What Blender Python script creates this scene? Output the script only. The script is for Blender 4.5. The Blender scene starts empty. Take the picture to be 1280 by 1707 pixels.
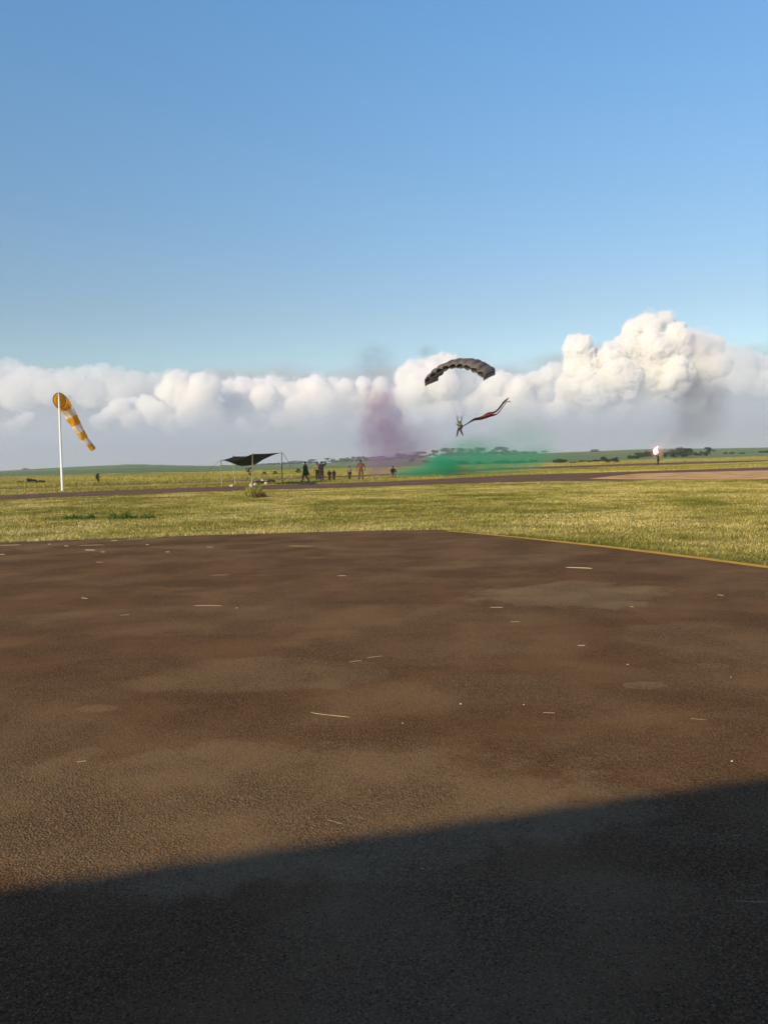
import bpy, bmesh, math, random
import numpy as np
from mathutils import Vector, Matrix, Euler, Quaternion

R = math.radians
S = bpy.context.scene
COL = S.collection
random.seed(7)
RNG = np.random.default_rng(7)

# ------------------------------------------------------------------ camera
CAM_H, PITCH, ROLL, FPX = 1.5, 3.5, 1.5, 1332.0
cam_data = bpy.data.cameras.new("camera")
cam = bpy.data.objects.new("camera", cam_data)
COL.objects.link(cam)
S.camera = cam
cam_data.sensor_fit = 'HORIZONTAL'
cam_data.sensor_width = 36.0
cam_data.lens = 36.0 * FPX / 1280.0
cam_data.clip_start = 0.1
cam_data.clip_end = 90000
CM = Matrix.Rotation(R(90 - PITCH), 4, 'X') @ Matrix.Rotation(R(-ROLL), 4, 'Z')
CM.translation = Vector((0, 0, CAM_H))
cam.matrix_world = CM
S.render.resolution_x, S.render.resolution_y = 767, 1024

# ------------------------------------------------------------------ world, sun, exposure
SUN_EL, SUN_AZ = 22.0, 40.0          # azimuth: degrees to the left of straight behind the camera
to_sun = Vector((-math.sin(R(SUN_AZ)) * math.cos(R(SUN_EL)), -math.cos(R(SUN_AZ)) * math.cos(R(SUN_EL)), math.sin(R(SUN_EL))))
S.view_settings.view_transform = 'Standard'
S.view_settings.look = 'None'
S.view_settings.exposure = 0.0
S.view_settings.gamma = 1.0
S.view_settings.use_curve_mapping = False
sd = bpy.data.lights.new("sun", 'SUN')
sd.energy = 5.0
sd.angle = R(0.55)
sd.color = (1.0, 0.80, 0.48)
so = bpy.data.objects.new("sun", sd)
COL.objects.link(so)
so.rotation_euler = (-to_sun).to_track_quat('-Z', 'Y').to_euler()

world = bpy.data.worlds.new("World")
S.world = world
world.use_nodes = True
def nn(nt, typ, **kw):
    n = nt.nodes.new(typ)
    for k, v in kw.items():
        if k.startswith('i_'):
            key = k[2:]
            key = int(key) if key.isdigit() else key.replace('_', ' ')
            n.inputs[key].default_value = v
        else:
            setattr(n, k, v)
    return n
def build_world():
    nt = world.node_tree
    nt.nodes.clear()
    L = nt.links.new
    out = nn(nt, 'ShaderNodeOutputWorld')
    sky = nn(nt, 'ShaderNodeTexSky', sky_type='NISHITA', sun_disc=False)
    sky.sun_elevation = R(SUN_EL)
    sky.sun_rotation = math.atan2(to_sun.x, to_sun.y)
    sky.altitude = 600
    sky.air_density = 1.0
    sky.dust_density = 1.2
    sky.ozone_density = 2.2
    bg = nn(nt, 'ShaderNodeBackground')
    bg.inputs['Strength'].default_value = 0.15
    tint = nn(nt, 'ShaderNodeMix', data_type='RGBA', blend_type='MULTIPLY')
    tint.inputs[0].default_value = 1.0
    geo = nn(nt, 'ShaderNodeTexCoord'); sz = nn(nt, 'ShaderNodeSeparateXYZ'); L(geo.outputs['Generated'], sz.inputs[0])
    hz = nn(nt, 'ShaderNodeMapRange'); L(sz.outputs[2], hz.inputs[0]); hz.inputs[1].default_value = 0.18; hz.inputs[2].default_value = 0.50
    tz = nn(nt, 'ShaderNodeMix', data_type='RGBA'); L(hz.outputs[0], tz.inputs[0])
    tz.inputs[6].default_value = (0.99, 0.945, 0.85, 1); tz.inputs[7].default_value = (0.99, 1.38, 1.47, 1)
    zz = nn(nt, 'ShaderNodeMapRange'); L(sz.outputs[2], zz.inputs[0]); zz.inputs[1].default_value = 0.52; zz.inputs[2].default_value = 0.85
    tz2 = nn(nt, 'ShaderNodeMix', data_type='RGBA'); L(zz.outputs[0], tz2.inputs[0]); L(tz.outputs[2], tz2.inputs[6]); tz2.inputs[7].default_value = (0.10, 0.25, 1.15, 1)
    L(tz2.outputs[2], tint.inputs[7])
    L(sky.outputs[0], tint.inputs[6])
    L(tint.outputs[2], bg.inputs['Color'])
    # soft distant stratus bank low on the horizon, part of the sky
    tc = nn(nt, 'ShaderNodeTexCoord')
    sep = nn(nt, 'ShaderNodeSeparateXYZ')
    L(tc.outputs['Generated'], sep.inputs[0])
    mp = nn(nt, 'ShaderNodeMapping')
    mp.inputs['Scale'].default_value = (5.0, 5.0, 16.0)
    L(tc.outputs['Generated'], mp.inputs[0])
    n1 = nn(nt, 'ShaderNodeTexNoise', i_Scale=1.0, i_Detail=6.0, i_Roughness=0.55)
    L(mp.outputs[0], n1.inputs['Vector'])
    a1 = nn(nt, 'ShaderNodeMath', operation='MULTIPLY_ADD')
    L(n1.outputs[0], a1.inputs[0]); a1.inputs[1].default_value = -0.075; L(sep.outputs[2], a1.inputs[2])
    mr = nn(nt, 'ShaderNodeMapRange', interpolation_type='SMOOTHSTEP')
    L(a1.outputs[0], mr.inputs[0])
    mr.inputs[1].default_value = 0.066; mr.inputs[2].default_value = 0.092
    mr.inputs[3].default_value = 0.93; mr.inputs[4].default_value = 0.0
    # colour of the bank: brighter towards its top
    mc = nn(nt, 'ShaderNodeMapRange', interpolation_type='SMOOTHSTEP')
    L(a1.outputs[0], mc.inputs[0])
    mc.inputs[1].default_value = -0.01; mc.inputs[2].default_value = 0.085
    cr = nn(nt, 'ShaderNodeMix', data_type='RGBA')
    L(mc.outputs[0], cr.inputs[0])
    cr.inputs[6].default_value = (0.355, 0.385, 0.415, 1)
    cr.inputs[7].default_value = (0.50, 0.54, 0.58, 1)
    bg2 = nn(nt, 'ShaderNodeBackground')
    L(cr.outputs[2], bg2.inputs['Color'])
    mx = nn(nt, 'ShaderNodeMixShader')
    L(mr.outputs[0], mx.inputs[0]); L(bg.outputs[0], mx.inputs[1]); L(bg2.outputs[0], mx.inputs[2])
    L(mx.outputs[0], out.inputs['Surface'])
build_world()

cy = S.cycles
S.render.engine = 'CYCLES'
cy.use_denoising = True
cy.max_bounces = 14
cy.diffuse_bounces = 3
cy.transparent_max_bounces = 16
cy.volume_bounces = 12
cy.volume_step_rate = 1.0
cy.volume_max_steps = 256
cy.use_adaptive_sampling = True
cy.adaptive_threshold = 0.01
cy.caustics_reflective = cy.caustics_refractive = False

# ------------------------------------------------------------------ helpers
M3 = CM.to_3x3()
def ray(x, y):
    d = M3 @ Vector(((x - 640) / FPX, -(y - 853.5) / FPX, -1.0))
    return d.normalized()
def at(x, y, Y):                      # the point on the sight line through photo pixel x, y at ground distance Y ahead
    d = ray(x, y)
    return Vector((0, 0, CAM_H)) + d * (Y / d.y)
def gp(x, y):                         # flat-ground point below the pixel
    d = ray(x, y)
    return Vector((0, 0, CAM_H)) + d * (-CAM_H / d.z)

RX = [-300, 0, 120, 230, 340, 420, 500, 600, 700, 800, 900, 1000, 1090, 1180, 1280, 1600]
RE = [2, 3, 5.5, 7.5, 2.5, 1.5, 2.0, 3, 6, 7, 8.5, 9.5, 11, 9, 7.5, 6]
def sstep(a, b, t):
    t = np.clip((t - a) / (b - a), 0, 1)
    return t * t * (3 - 2 * t)
RIDGE = 1100.0
def terrain(x, y):
    x = np.asarray(x, float); y = np.asarray(y, float)
    d = np.hypot(x, y)
    px = 640 + FPX * x / np.maximum(np.abs(y), 1.0) * np.where(y > 0, 1, 0)
    px = np.clip(px, -300, 1600)
    e = np.interp(px, RX, RE)
    h = (1.5 + e * RIDGE / FPX) * sstep(170, RIDGE, d)
    h = h * np.where(y > 0, 1, 0) * sstep(0, 300, y)
    h = h - sstep(RIDGE, 2500, d) * 6 * np.where(y > 0, 1, 0)
    w = sstep(170, 400, d)
    h = h + w * (0.8 * np.sin(x / 131.0 + 1.3) * np.sin(y / 97.0) + 0.4 * np.sin(x / 47.0) * np.cos(y / 61.0))
    return h
def hit(x, y):                        # where the sight line meets the terrain
    d = ray(x, y)
    t = 5.0
    while t < 1500:
        p = Vector((0, 0, CAM_H)) + d * t
        if p.z < float(terrain(p.x, p.y)):
            return p
        t *= 1.004
    return None

def link(name, me, m=None, parent=None):
    o = bpy.data.objects.new(name, me)
    COL.objects.link(o)
    if m is not None:
        for mm in (m if isinstance(m, (list, tuple)) else [m]):
            me.materials.append(mm)
    if parent is not None:
        o.parent = parent
    return o
def obj(name, bm, m, parent=None, smooth=False):
    me = bpy.data.meshes.new(name)
    if smooth:
        for f in bm.faces:
            f.smooth = True
    bm.to_mesh(me); bm.free()
    return link(name, me, m, parent)
def tag(o, label=None, cat=None, group=None, kind=None):
    if label: o['label'] = label
    if cat: o['category'] = cat
    if group: o['group'] = group
    if kind: o['kind'] = kind
    return o
def thing(name, label, cat, loc=(0, 0, 0), rz=0.0, group=None):
    o = bpy.data.objects.new(name, None)
    COL.objects.link(o)
    o.location = loc; o.rotation_euler = (0, 0, rz)
    o.empty_display_size = 0.2
    return tag(o, label, cat, group)
def copy_tree(o, parent=None):
    c = o.copy(); COL.objects.link(c)
    if parent is not None:
        c.parent = parent
    for ch in [k for k in bpy.data.objects if k.parent == o]:
        copy_tree(ch, c)
    return c

def tube(bm, pts, rad, seg=8, cap=True):
    pts = [Vector(p) for p in pts]
    if not isinstance(rad, (list, tuple)):
        rad = [rad] * len(pts)
    rings = []
    up = None
    for i, p in enumerate(pts):
        t = (pts[min(i + 1, len(pts) - 1)] - pts[max(i - 1, 0)]).normalized()
        if up is None:
            up = Vector((0, 0, 1)) if abs(t.z) < 0.9 else Vector((1, 0, 0))
        a = t.cross(up).normalized(); b = a.cross(t).normalized(); up = b
        rings.append([bm.verts.new(p + (a * math.cos(2 * math.pi * k / seg) + b * math.sin(2 * math.pi * k / seg)) * rad[i]) for k in range(seg)])
    for i in range(len(rings) - 1):
        for k in range(seg):
            bm.faces.new((rings[i][k], rings[i][(k + 1) % seg], rings[i + 1][(k + 1) % seg], rings[i + 1][k]))
    if cap:
        bm.faces.new(rings[0]); bm.faces.new(rings[-1][::-1])
    return bm
def box(bm, c, s, rot=None):
    r = bmesh.ops.create_cube(bm, size=1)
    mt = Matrix.Translation(Vector(c)) @ (rot.to_matrix().to_4x4() if rot else Matrix()) @ Matrix.Diagonal((s[0], s[1], s[2], 1))
    bmesh.ops.transform(bm, matrix=mt, verts=r['verts'])
    return r['verts']
def ball(bm, c, s, sub=3, rot=None):
    r = bmesh.ops.create_icosphere(bm, subdivisions=sub, radius=1)
    mt = Matrix.Translation(Vector(c)) @ (rot.to_matrix().to_4x4() if rot else Matrix()) @ Matrix.Diagonal((s[0], s[1], s[2], 1))
    bmesh.ops.transform(bm, matrix=mt, verts=r['verts'])
    return r['verts']

def mesh_np(name, V, F, m, attr=None, smooth=False, parent=None):
    """V (n,3), F (k,3|4) int; attr (n,3) colour per vertex"""
    me = bpy.data.meshes.new(name)
    n, k, s = len(V), len(F), F.shape[1]
    me.vertices.add(n); me.vertices.foreach_set('co', np.ascontiguousarray(V, np.float32).ravel())
    me.loops.add(k * s); me.loops.foreach_set('vertex_index', np.ascontiguousarray(F, np.int32).ravel())
    me.polygons.add(k)
    me.polygons.foreach_set('loop_start', np.arange(0, k * s, s, dtype=np.int32))
    if smooth:
        me.polygons.foreach_set('use_smooth', np.ones(k, bool))
    if attr is not None:
        a = me.color_attributes.new('tone', 'FLOAT_COLOR', 'POINT')
        c = np.ones((n, 4), np.float32); c[:, :3] = attr
        a.data.foreach_set('color', c.ravel())
    me.update(calc_edges=True)
    return link(name, me, m, parent)

# numpy gradient noise -------------------------------------------------
_P = RNG.permutation(256); _P = np.concatenate([_P, _P, _P])
_G = RNG.normal(size=(256, 3)); _G /= np.linalg.norm(_G, axis=1)[:, None]
def pnoise(p):
    i = np.floor(p).astype(np.int64); f = p - i; i &= 255
    u = f * f * f * (f * (f * 6 - 15) + 10)
    r = 0
    for dx in (0, 1):
        wx = u[:, 0] if dx else 1 - u[:, 0]
        for dy in (0, 1):
            wy = u[:, 1] if dy else 1 - u[:, 1]
            for dz in (0, 1):
                wz = u[:, 2] if dz else 1 - u[:, 2]
                h = _P[_P[_P[(i[:, 0] + dx)] + i[:, 1] + dy] + i[:, 2] + dz]
                g = _G[h]
                r = r + wx * wy * wz * (g[:, 0] * (f[:, 0] - dx) + g[:, 1] * (f[:, 1] - dy) + g[:, 2] * (f[:, 2] - dz))
    return r
def fbm2(x, y, sc, oc=3, seed=0.0):
    p = np.stack([x * sc, y * sc, np.full_like(x, seed + 0.37)], 1)
    r = 0; a = 1.0
    for o in range(oc):
        r = r + a * pnoise(p); p = p * 2.03 + 5.1; a *= 0.5
    return r

# ------------------------------------------------------------------ materials
def mat(name, col=(0.5, 0.5, 0.5), rough=0.8, var=0.12, scale=6.0, spec=0.25, metal=0.0, bump=0.0, trans=0.0, sheen=0.0):
    m = bpy.data.materials.new(name); m.use_nodes = True
    nt = m.node_tree; L = nt.links.new
    b = nt.nodes['Principled BSDF']
    b.inputs['Roughness'].default_value = rough
    b.inputs['Specular IOR Level'].default_value = spec
    b.inputs['Metallic'].default_value = metal
    tc = nn(nt, 'ShaderNodeTexCoord')
    n = nn(nt, 'ShaderNodeTexNoise', i_Scale=scale, i_Detail=5.0, i_Roughness=0.6)
    L(tc.outputs['Object'], n.inputs['Vector'])
    cr = nn(nt, 'ShaderNodeMix', data_type='RGBA')
    cr.inputs[6].default_value = (*[c * (1 - var * 1.6) for c in col], 1)
    cr.inputs[7].default_value = (*[min(1, c * (1 + var * 1.6)) for c in col], 1)
    L(n.outputs[0], cr.inputs[0]); L(cr.outputs[2], b.inputs['Base Color'])
    if bump:
        bp = nn(nt, 'ShaderNodeBump', i_Strength=bump, i_Distance=0.02)
        L(n.outputs[0], bp.inputs['Height']); L(bp.outputs[0], b.inputs['Normal'])
    if trans:
        t = nn(nt, 'ShaderNodeBsdfTranslucent'); L(cr.outputs[2], t.inputs['Color'])
        mx = nn(nt, 'ShaderNodeMixShader'); mx.inputs[0].default_value = trans
        L(b.outputs[0], mx.inputs[1]); L(t.outputs[0], mx.inputs[2])
        L(mx.outputs[0], nt.nodes['Material Output'].inputs['Surface'])
    return m
def leafmat(name, trans=0.35, obvar=0.0):
    """colour from the 'tone' vertex attribute"""
    m = bpy.data.materials.new(name); m.use_nodes = True
    nt = m.node_tree; L = nt.links.new
    b = nt.nodes['Principled BSDF']
    b.inputs['Roughness'].default_value = 0.75; b.inputs['Specular IOR Level'].default_value = 0.15
    a = nn(nt, 'ShaderNodeAttribute', attribute_name='tone')
    src = a.outputs['Color']
    if obvar:
        oi = nn(nt, 'ShaderNodeObjectInfo')
        hs = nn(nt, 'ShaderNodeHueSaturation')
        mv = nn(nt, 'ShaderNodeMapRange'); L(oi.outputs['Random'], mv.inputs[0]); mv.inputs[3].default_value = 1 - obvar; mv.inputs[4].default_value = 1 + obvar
        L(mv.outputs[0], hs.inputs['Value']); L(src, hs.inputs['Color']); src = hs.outputs[0]
    L(src, b.inputs['Base Color'])
    t = nn(nt, 'ShaderNodeBsdfTranslucent'); L(src, t.inputs['Color'])
    mx = nn(nt, 'ShaderNodeMixShader'); mx.inputs[0].default_value = trans
    L(b.outputs[0], mx.inputs[1]); L(t.outputs[0], mx.inputs[2])
    L(mx.outputs[0], nt.nodes['Material Output'].inputs['Surface'])
    return m
class NT:
    """tiny wrapper for writing shader maths"""
    def __init__(s, m): s.nt = m.node_tree; s.L = s.nt.links.new
    def put(s, sock, v):
        if hasattr(v, 'is_output') or hasattr(v, 'links'): s.L(v, sock)
        else: sock.default_value = v
    def math(s, op, a, b=0.0, c=None):
        n = nn(s.nt, 'ShaderNodeMath', operation=op)
        s.put(n.inputs[0], a); s.put(n.inputs[1], b)
        if c is not None: s.put(n.inputs[2], c)
        return n.outputs[0]
    def vmath(s, op, a, b=(0, 0, 0)):
        n = nn(s.nt, 'ShaderNodeVectorMath', operation=op)
        s.put(n.inputs[0], a); s.put(n.inputs[1], b)
        return n.outputs['Value'] if op in ('LENGTH', 'DISTANCE', 'DOT_PRODUCT') else n.outputs[0]
    def noise(s, v, sc, det=4.0, ro=0.55, dist=0.0):
        n = nn(s.nt, 'ShaderNodeTexNoise'); s.put(n.inputs['Vector'], v)
        n.inputs['Scale'].default_value = sc; n.inputs['Detail'].default_value = det
        n.inputs['Roughness'].default_value = ro; n.inputs['Distortion'].default_value = dist
        return n.outputs[0]
    def voro(s, v, sc, feat='F1'):
        n = nn(s.nt, 'ShaderNodeTexVoronoi', feature=feat); s.put(n.inputs['Vector'], v)
        n.inputs['Scale'].default_value = sc
        return n
    def ramp(s, v, a, b, lo=0.0, hi=1.0, smooth=True):
        n = nn(s.nt, 'ShaderNodeMapRange', interpolation_type='SMOOTHSTEP' if smooth else 'LINEAR')
        s.put(n.inputs[0], v); s.put(n.inputs[1], a); s.put(n.inputs[2], b); s.put(n.inputs[3], lo); s.put(n.inputs[4], hi)
        return n.outputs[0]
    def mix(s, f, a, b, mode='MIX'):
        n = nn(s.nt, 'ShaderNodeMix', data_type='RGBA', blend_type=mode)
        s.put(n.inputs[0], f)
        s.put(n.inputs[6], (*a, 1) if isinstance(a, tuple) else a)
        s.put(n.inputs[7], (*b, 1) if isinstance(b, tuple) else b)
        return n.outputs[2]
def newmat(name):
    m = bpy.data.materials.new(name); m.use_nodes = True
    return m, NT(m), m.node_tree.nodes['Principled BSDF']

def asphalt_mat(name, base, dust, patches, fine=1.0):
    m, q, b = newmat(name)
    g = nn(q.nt, 'ShaderNodeNewGeometry'); P = g.outputs['Position']
    big = q.noise(P, 0.22, 5.0, 0.6, 0.4)
    mid = q.noise(P, 0.9, 5.0, 0.6, 0.5)
    wob = q.noise(P, 1.5, 7.0, 0.68)
    # dusty washed patches with dried-puddle outlines
    streak = nn(q.nt, 'ShaderNodeMapping'); streak.inputs['Scale'].default_value = (0.42, 0.75, 1.0); streak.inputs['Rotation'].default_value = (0, 0, R(12)); q.L(P, streak.inputs[0])
    pn = q.noise(streak.outputs[0], 1.1, 6.0, 0.55, 0.8)
    f = q.ramp(q.math('ADD', q.math('MULTIPLY', pn, 0.75), q.math('MULTIPLY', big, 0.35)), 0.48, 0.66, 0.0, 0.42)
    for (cx, cy_, rx, ry, st) in patches:
        v = q.vmath('SUBTRACT', P, (cx, cy_, 0.0))
        v = q.vmath('MULTIPLY', v, (1 / rx, 1 / ry, 0.0))
        d = q.math('ADD', q.vmath('LENGTH', v), q.math('MULTIPLY', q.math('SUBTRACT', wob, 0.5), 1.7))
        f = q.math('MAXIMUM', f, q.ramp(d, 0.78, 1.06, st, 0.0))
    col = q.mix(f, base, dust)
    # broad tone drift
    col = q.mix(1.0, col, q.mix(big, (0.80, 0.78, 0.80), (1.2, 1.2, 1.2)), 'MULTIPLY')
    col = q.mix(1.0, col, q.mix(mid, (0.86, 0.84, 0.84), (1.14, 1.14, 1.12)), 'MULTIPLY')
    # aggregate
    v1 = q.voro(P, 95.0 * fine); v2 = q.voro(P, 210.0 * fine)
    n3 = q.noise(P, 60.0 * fine, 4.0, 0.7)
    rough_ = q.ramp(q.noise(P, 1.1, 4.0, 0.6), 0.36, 0.62, 0.25, 1.0)
    n4 = q.noise(P, 34.0 * fine, 5.0, 0.75)
    chip = q.ramp(q.math('ADD', q.math('MULTIPLY', v1.outputs['Distance'], 0.45), q.math('MULTIPLY', q.math('ADD', n3, n4), 0.45)), 0.46, 0.80, 0.0, 1.0)
    col = q.mix(rough_, col, q.mix(1.0, col, q.mix(chip, (1.2, 1.19, 1.17), (0.52, 0.51, 0.51)), 'MULTIPLY'))
    sepc = nn(q.nt, 'ShaderNodeSeparateColor'); q.L(v2.outputs['Color'], sepc.inputs[0])
    col = q.mix(q.ramp(sepc.outputs[0], 0.965, 0.99, 0.0, 0.6), col, (0.30, 0.25, 0.18))
    col = q.mix(q.ramp(sepc.outputs[1], 0.93, 0.97, 0.0, 0.8), col, (0.02, 0.017, 0.015))
    q.L(col, b.inputs['Base Color'])
    b.inputs['Roughness'].default_value = 0.97
    b.inputs['Specular IOR Level'].default_value = 0.04
    h = q.math('ADD', q.math('MULTIPLY', q.math('MULTIPLY', chip, rough_), -1.3), q.math('MULTIPLY', q.noise(P, 25.0, 4.0, 0.6), 0.9))
    bp = nn(q.nt, 'ShaderNodeBump', i_Strength=0.55, i_Distance=0.006)
    q.L(h, bp.inputs['Height']); q.L(bp.outputs[0], b.inputs['Normal'])
    return m

# ------------------------------------------------------------------ ground outlines (world x -> y)
def curve_from(pxs):
    pts = sorted([(gp(*p).x, gp(*p).y) for p in pxs])
    xs = [p[0] for p in pts]; ys = [p[1] for p in pts]
    def f(x):
        x = np.asarray(x, float)
        lo = ys[0] + (x - xs[0]) * (ys[1] - ys[0]) / (xs[1] - xs[0])
        hi = ys[-1] + (x - xs[-1]) * (ys[-1] - ys[-2]) / (xs[-1] - xs[-2])
        return np.where(x < xs[0], lo, np.where(x > xs[-1], hi, np.interp(x, xs, ys)))
    return f
apron_edge = curve_from([(0, 905), (350, 892.5), (640, 884.5), (735, 884), (850, 894), (1000, 909), (1150, 927), (1280, 944)])
run_near = curve_from([(0, 834), (200, 825), (420, 818), (640, 811), (870, 804), (1060, 801.5), (1280, 800)])
run_far = curve_from([(0, 826), (200, 817), (420, 810), (640, 803), (860, 792), (1060, 786), (1280, 779)])
tax_near = curve_from([(0, 816.5), (300, 806.5), (420, 802), (583, 796.5), (860, 783), (1100, 776), (1280, 769.5)])
tax_far = curve_from([(0, 814.5), (300, 804.5), (420, 799.5), (583, 793), (860, 779.5), (1100, 771.5), (1280, 765)])

def strip(name, f0, f1, x0, x1, n, z, m, jag=0.0, rows=1, seed=0):
    xs = np.linspace(x0, x1, n)
    y0, y1 = f0(xs), f1(xs)
    if jag:
        y0 = y0 + fbm2(xs, xs * 0, 1.1, 4, seed) * jag; y1 = y1 + fbm2(xs, xs * 0, 0.9, 4, seed + 9) * jag
    V = np.concatenate([np.stack([xs, y0, np.full(n, z)], 1), np.stack([xs, y1, np.full(n, z)], 1)])
    i = np.arange(n - 1)
    F = np.stack([i, i + 1, n + i + 1, n + i], 1)
    o = mesh_np(name, V, F, m)
    return tag(o, kind='structure')

# ground sheet
def build_ground():
    m, q, b = newmat("meadow")
    g = nn(q.nt, 'ShaderNodeNewGeometry'); P = g.outputs['Position']
    dist = q.vmath('LENGTH', q.vmath('MULTIPLY', P, (1, 1, 0)))
    n1 = q.noise(P, 0.35, 6.0, 0.6, 0.3); n2 = q.noise(P, 4.0, 6.0, 0.7); n3 = q.noise(P, 40.0, 4.0, 0.7)
    near = q.mix(q.ramp(n1, 0.38, 0.62), (0.25, 0.22, 0.045), (0.46, 0.36, 0.12))
    near = q.mix(1.0, near, q.mix(n2, (0.55, 0.55, 0.5), (1.35, 1.35, 1.4)), 'MULTIPLY')
    near = q.mix(1.0, near, q.mix(n3, (0.5, 0.5, 0.5), (1.4, 1.4, 1.4)), 'MULTIPLY')
    st = nn(q.nt, 'ShaderNodeMapping'); st.inputs['Scale'].default_value = (0.02, 0.07, 0.3); q.L(P, st.inputs[0])
    nf = q.noise(st.outputs[0], 1.0, 5.0, 0.6)
    mead = q.mix(q.ramp(nf, 0.35, 0.65), (0.30, 0.275, 0.06), (0.50, 0.41, 0.10))
    mead = q.mix(1.0, mead, q.mix(n2, (0.7, 0.7, 0.65), (1.25, 1.25, 1.3)), 'MULTIPLY')
    crop = q.mix(q.ramp(q.noise(P, 0.012, 5.0, 0.6), 0.4, 0.62), (0.12, 0.18, 0.06), (0.19, 0.25, 0.085))
    rows = nn(q.nt, 'ShaderNodeTexWave', wave_type='BANDS', bands_direction='X'); rows.inputs['Scale'].default_value = 0.02; rows.inputs['Distortion'].default_value = 3.0; q.L(P, rows.inputs[0])
    crop = q.mix(0.35, crop, q.mix(rows.outputs[1], (0.12, 0.18, 0.06), (0.19, 0.24, 0.08)))
    c = q.mix(q.ramp(dist, 55.0, 75.0), near, mead)
    sx = nn(q.nt, 'ShaderNodeSeparateXYZ'); q.L(P, sx.inputs[0])
    edge = q.math('ADD', q.math('ADD', dist, q.math('MULTIPLY', q.noise(P, 0.02, 4.0), 60.0)), q.math('MULTIPLY', sx.outputs[0], -0.55))
    c = q.mix(q.ramp(edge, 255.0, 275.0), c, crop)
    q.L(c, b.inputs['Base Color']); b.inputs['Roughness'].default_value = 0.95; b.inputs['Specular IOR Level'].default_value = 0.05
    bp = nn(q.nt, 'ShaderNodeBump', i_Strength=0.8, i_Distance=0.08)
    q.L(q.math('ADD', q.math('MULTIPLY', n2, 1.0), q.math('MULTIPLY', n3, 0.4)), bp.inputs['Height']); q.L(bp.outputs[0], b.inputs['Normal'])
    # polar grid
    rr = np.concatenate([[0.0], np.geomspace(4, 3000, 120)])
    nA = 720
    a = np.linspace(0, 2 * np.pi, nA, endpoint=False)
    A, RR = np.meshgrid(a, rr[1:])
    X, Y = (RR * np.sin(A)).ravel(), (RR * np.cos(A)).ravel()
    V = np.stack([X, Y, terrain(X, Y)], 1)
    V = np.concatenate([V, [[0, 0, 0]]])
    nr = len(rr) - 1
    i, j = np.meshgrid(np.arange(nr - 1), np.arange(nA), indexing='ij')
    i, j = i.ravel(), j.ravel(); j2 = (j + 1) % nA
    F = np.stack([i * nA + j, (i + 1) * nA + j, (i + 1) * nA + j2, i * nA + j2], 1)[:, ::-1]
    o = mesh_np("ground", V[:-1], F, m, smooth=True)
    # close the middle
    me = o.data
    bm = bmesh.new(); bm.from_mesh(me); bm.verts.ensure_lookup_table()
    bm.faces.new([bm.verts[k] for k in range(nA)])
    bmesh.ops.recalc_face_normals(bm, faces=bm.faces)
    if bm.faces[-1].normal.z < 0:
        bmesh.ops.reverse_faces(bm, faces=bm.faces)
    bm.to_mesh(me); bm.free()
    tag(o, kind='structure')
build_ground()

def patch(x, y, w, h, st=0.9):
    c = gp(x, y); l = gp(x - w / 2, y); r = gp(x + w / 2, y); u = gp(x, y - h / 2); d = gp(x, y + h / 2)
    return (c.x, c.y, (r - l).length / 2, (u - d).length / 2, st)
PATCH = [patch(950, 992, 350, 44, 1.0), patch(160, 1183, 84, 15, .7), patch(628, 1171, 44, 8, .5), patch(1073, 1144, 84, 14, .9),
         patch(145, 1256, 75, 18, .5), patch(1190, 1112, 60, 12, .7), patch(420, 1125, 420, 60, .55), patch(1180, 1065, 300, 70, .5), patch(330, 1340, 1500, 230, .75), patch(560, 1020, 420, 26, .35), patch(330, 1050, 330, 22, .3)]
ASPH = asphalt_mat("apron_asphalt", (0.190, 0.104, 0.042), (0.275, 0.178, 0.082), PATCH)
RUNM = asphalt_mat("runway_asphalt", (0.21, 0.12, 0.07), (0.27, 0.165, 0.095), [], 0.3)
strip("apron", lambda x: np.full_like(np.asarray(x, float), -30.0), apron_edge, -40, 13, 900, 0.006, ASPH, 0.0)
strip("runway", run_near, run_far, -70, 90, 700, 0.008, RUNM, 0.5)
strip("taxiway", tax_near, tax_far, -120, 200, 500, 0.008, RUNM, 0.6, seed=3)
# tan bare earth on the runway's near side
dm, q, b = newmat("bare_earth")
g = nn(q.nt, 'ShaderNodeNewGeometry'); P = g.outputs['Position']
e1 = q.noise(P, 0.5, 6.0, 0.65, 0.5); e2 = q.noise(P, 9.0, 5.0, 0.7)
c = q.mix(q.ramp(e1, 0.35, 0.65), (0.50, 0.28, 0.11), (0.78, 0.48, 0.21))
c = q.mix(1.0, c, q.mix(e2, (0.75, 0.75, 0.75), (1.25, 1.25, 1.25)), 'MULTIPLY')
q.L(c, b.inputs['Base Color']); b.inputs['Roughness'].default_value = 0.95; b.inputs['Specular IOR Level'].default_value = 0.05
bp = nn(q.nt, 'ShaderNodeBump', i_Strength=0.6, i_Distance=0.05); q.L(e2, bp.inputs['Height']); q.L(bp.outputs[0], b.inputs['Normal'])
d0 = curve_from([(985, 798.5), (1060, 799.5), (1190, 800), (1280, 799)])
d1 = curve_from([(985, 797.5), (1060, 790), (1120, 788), (1280, 784)])
strip("dirt_patch", d0, d1, gp(985, 798).x, 60, 300, 0.014, dm, 0.35, seed=5)

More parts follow.
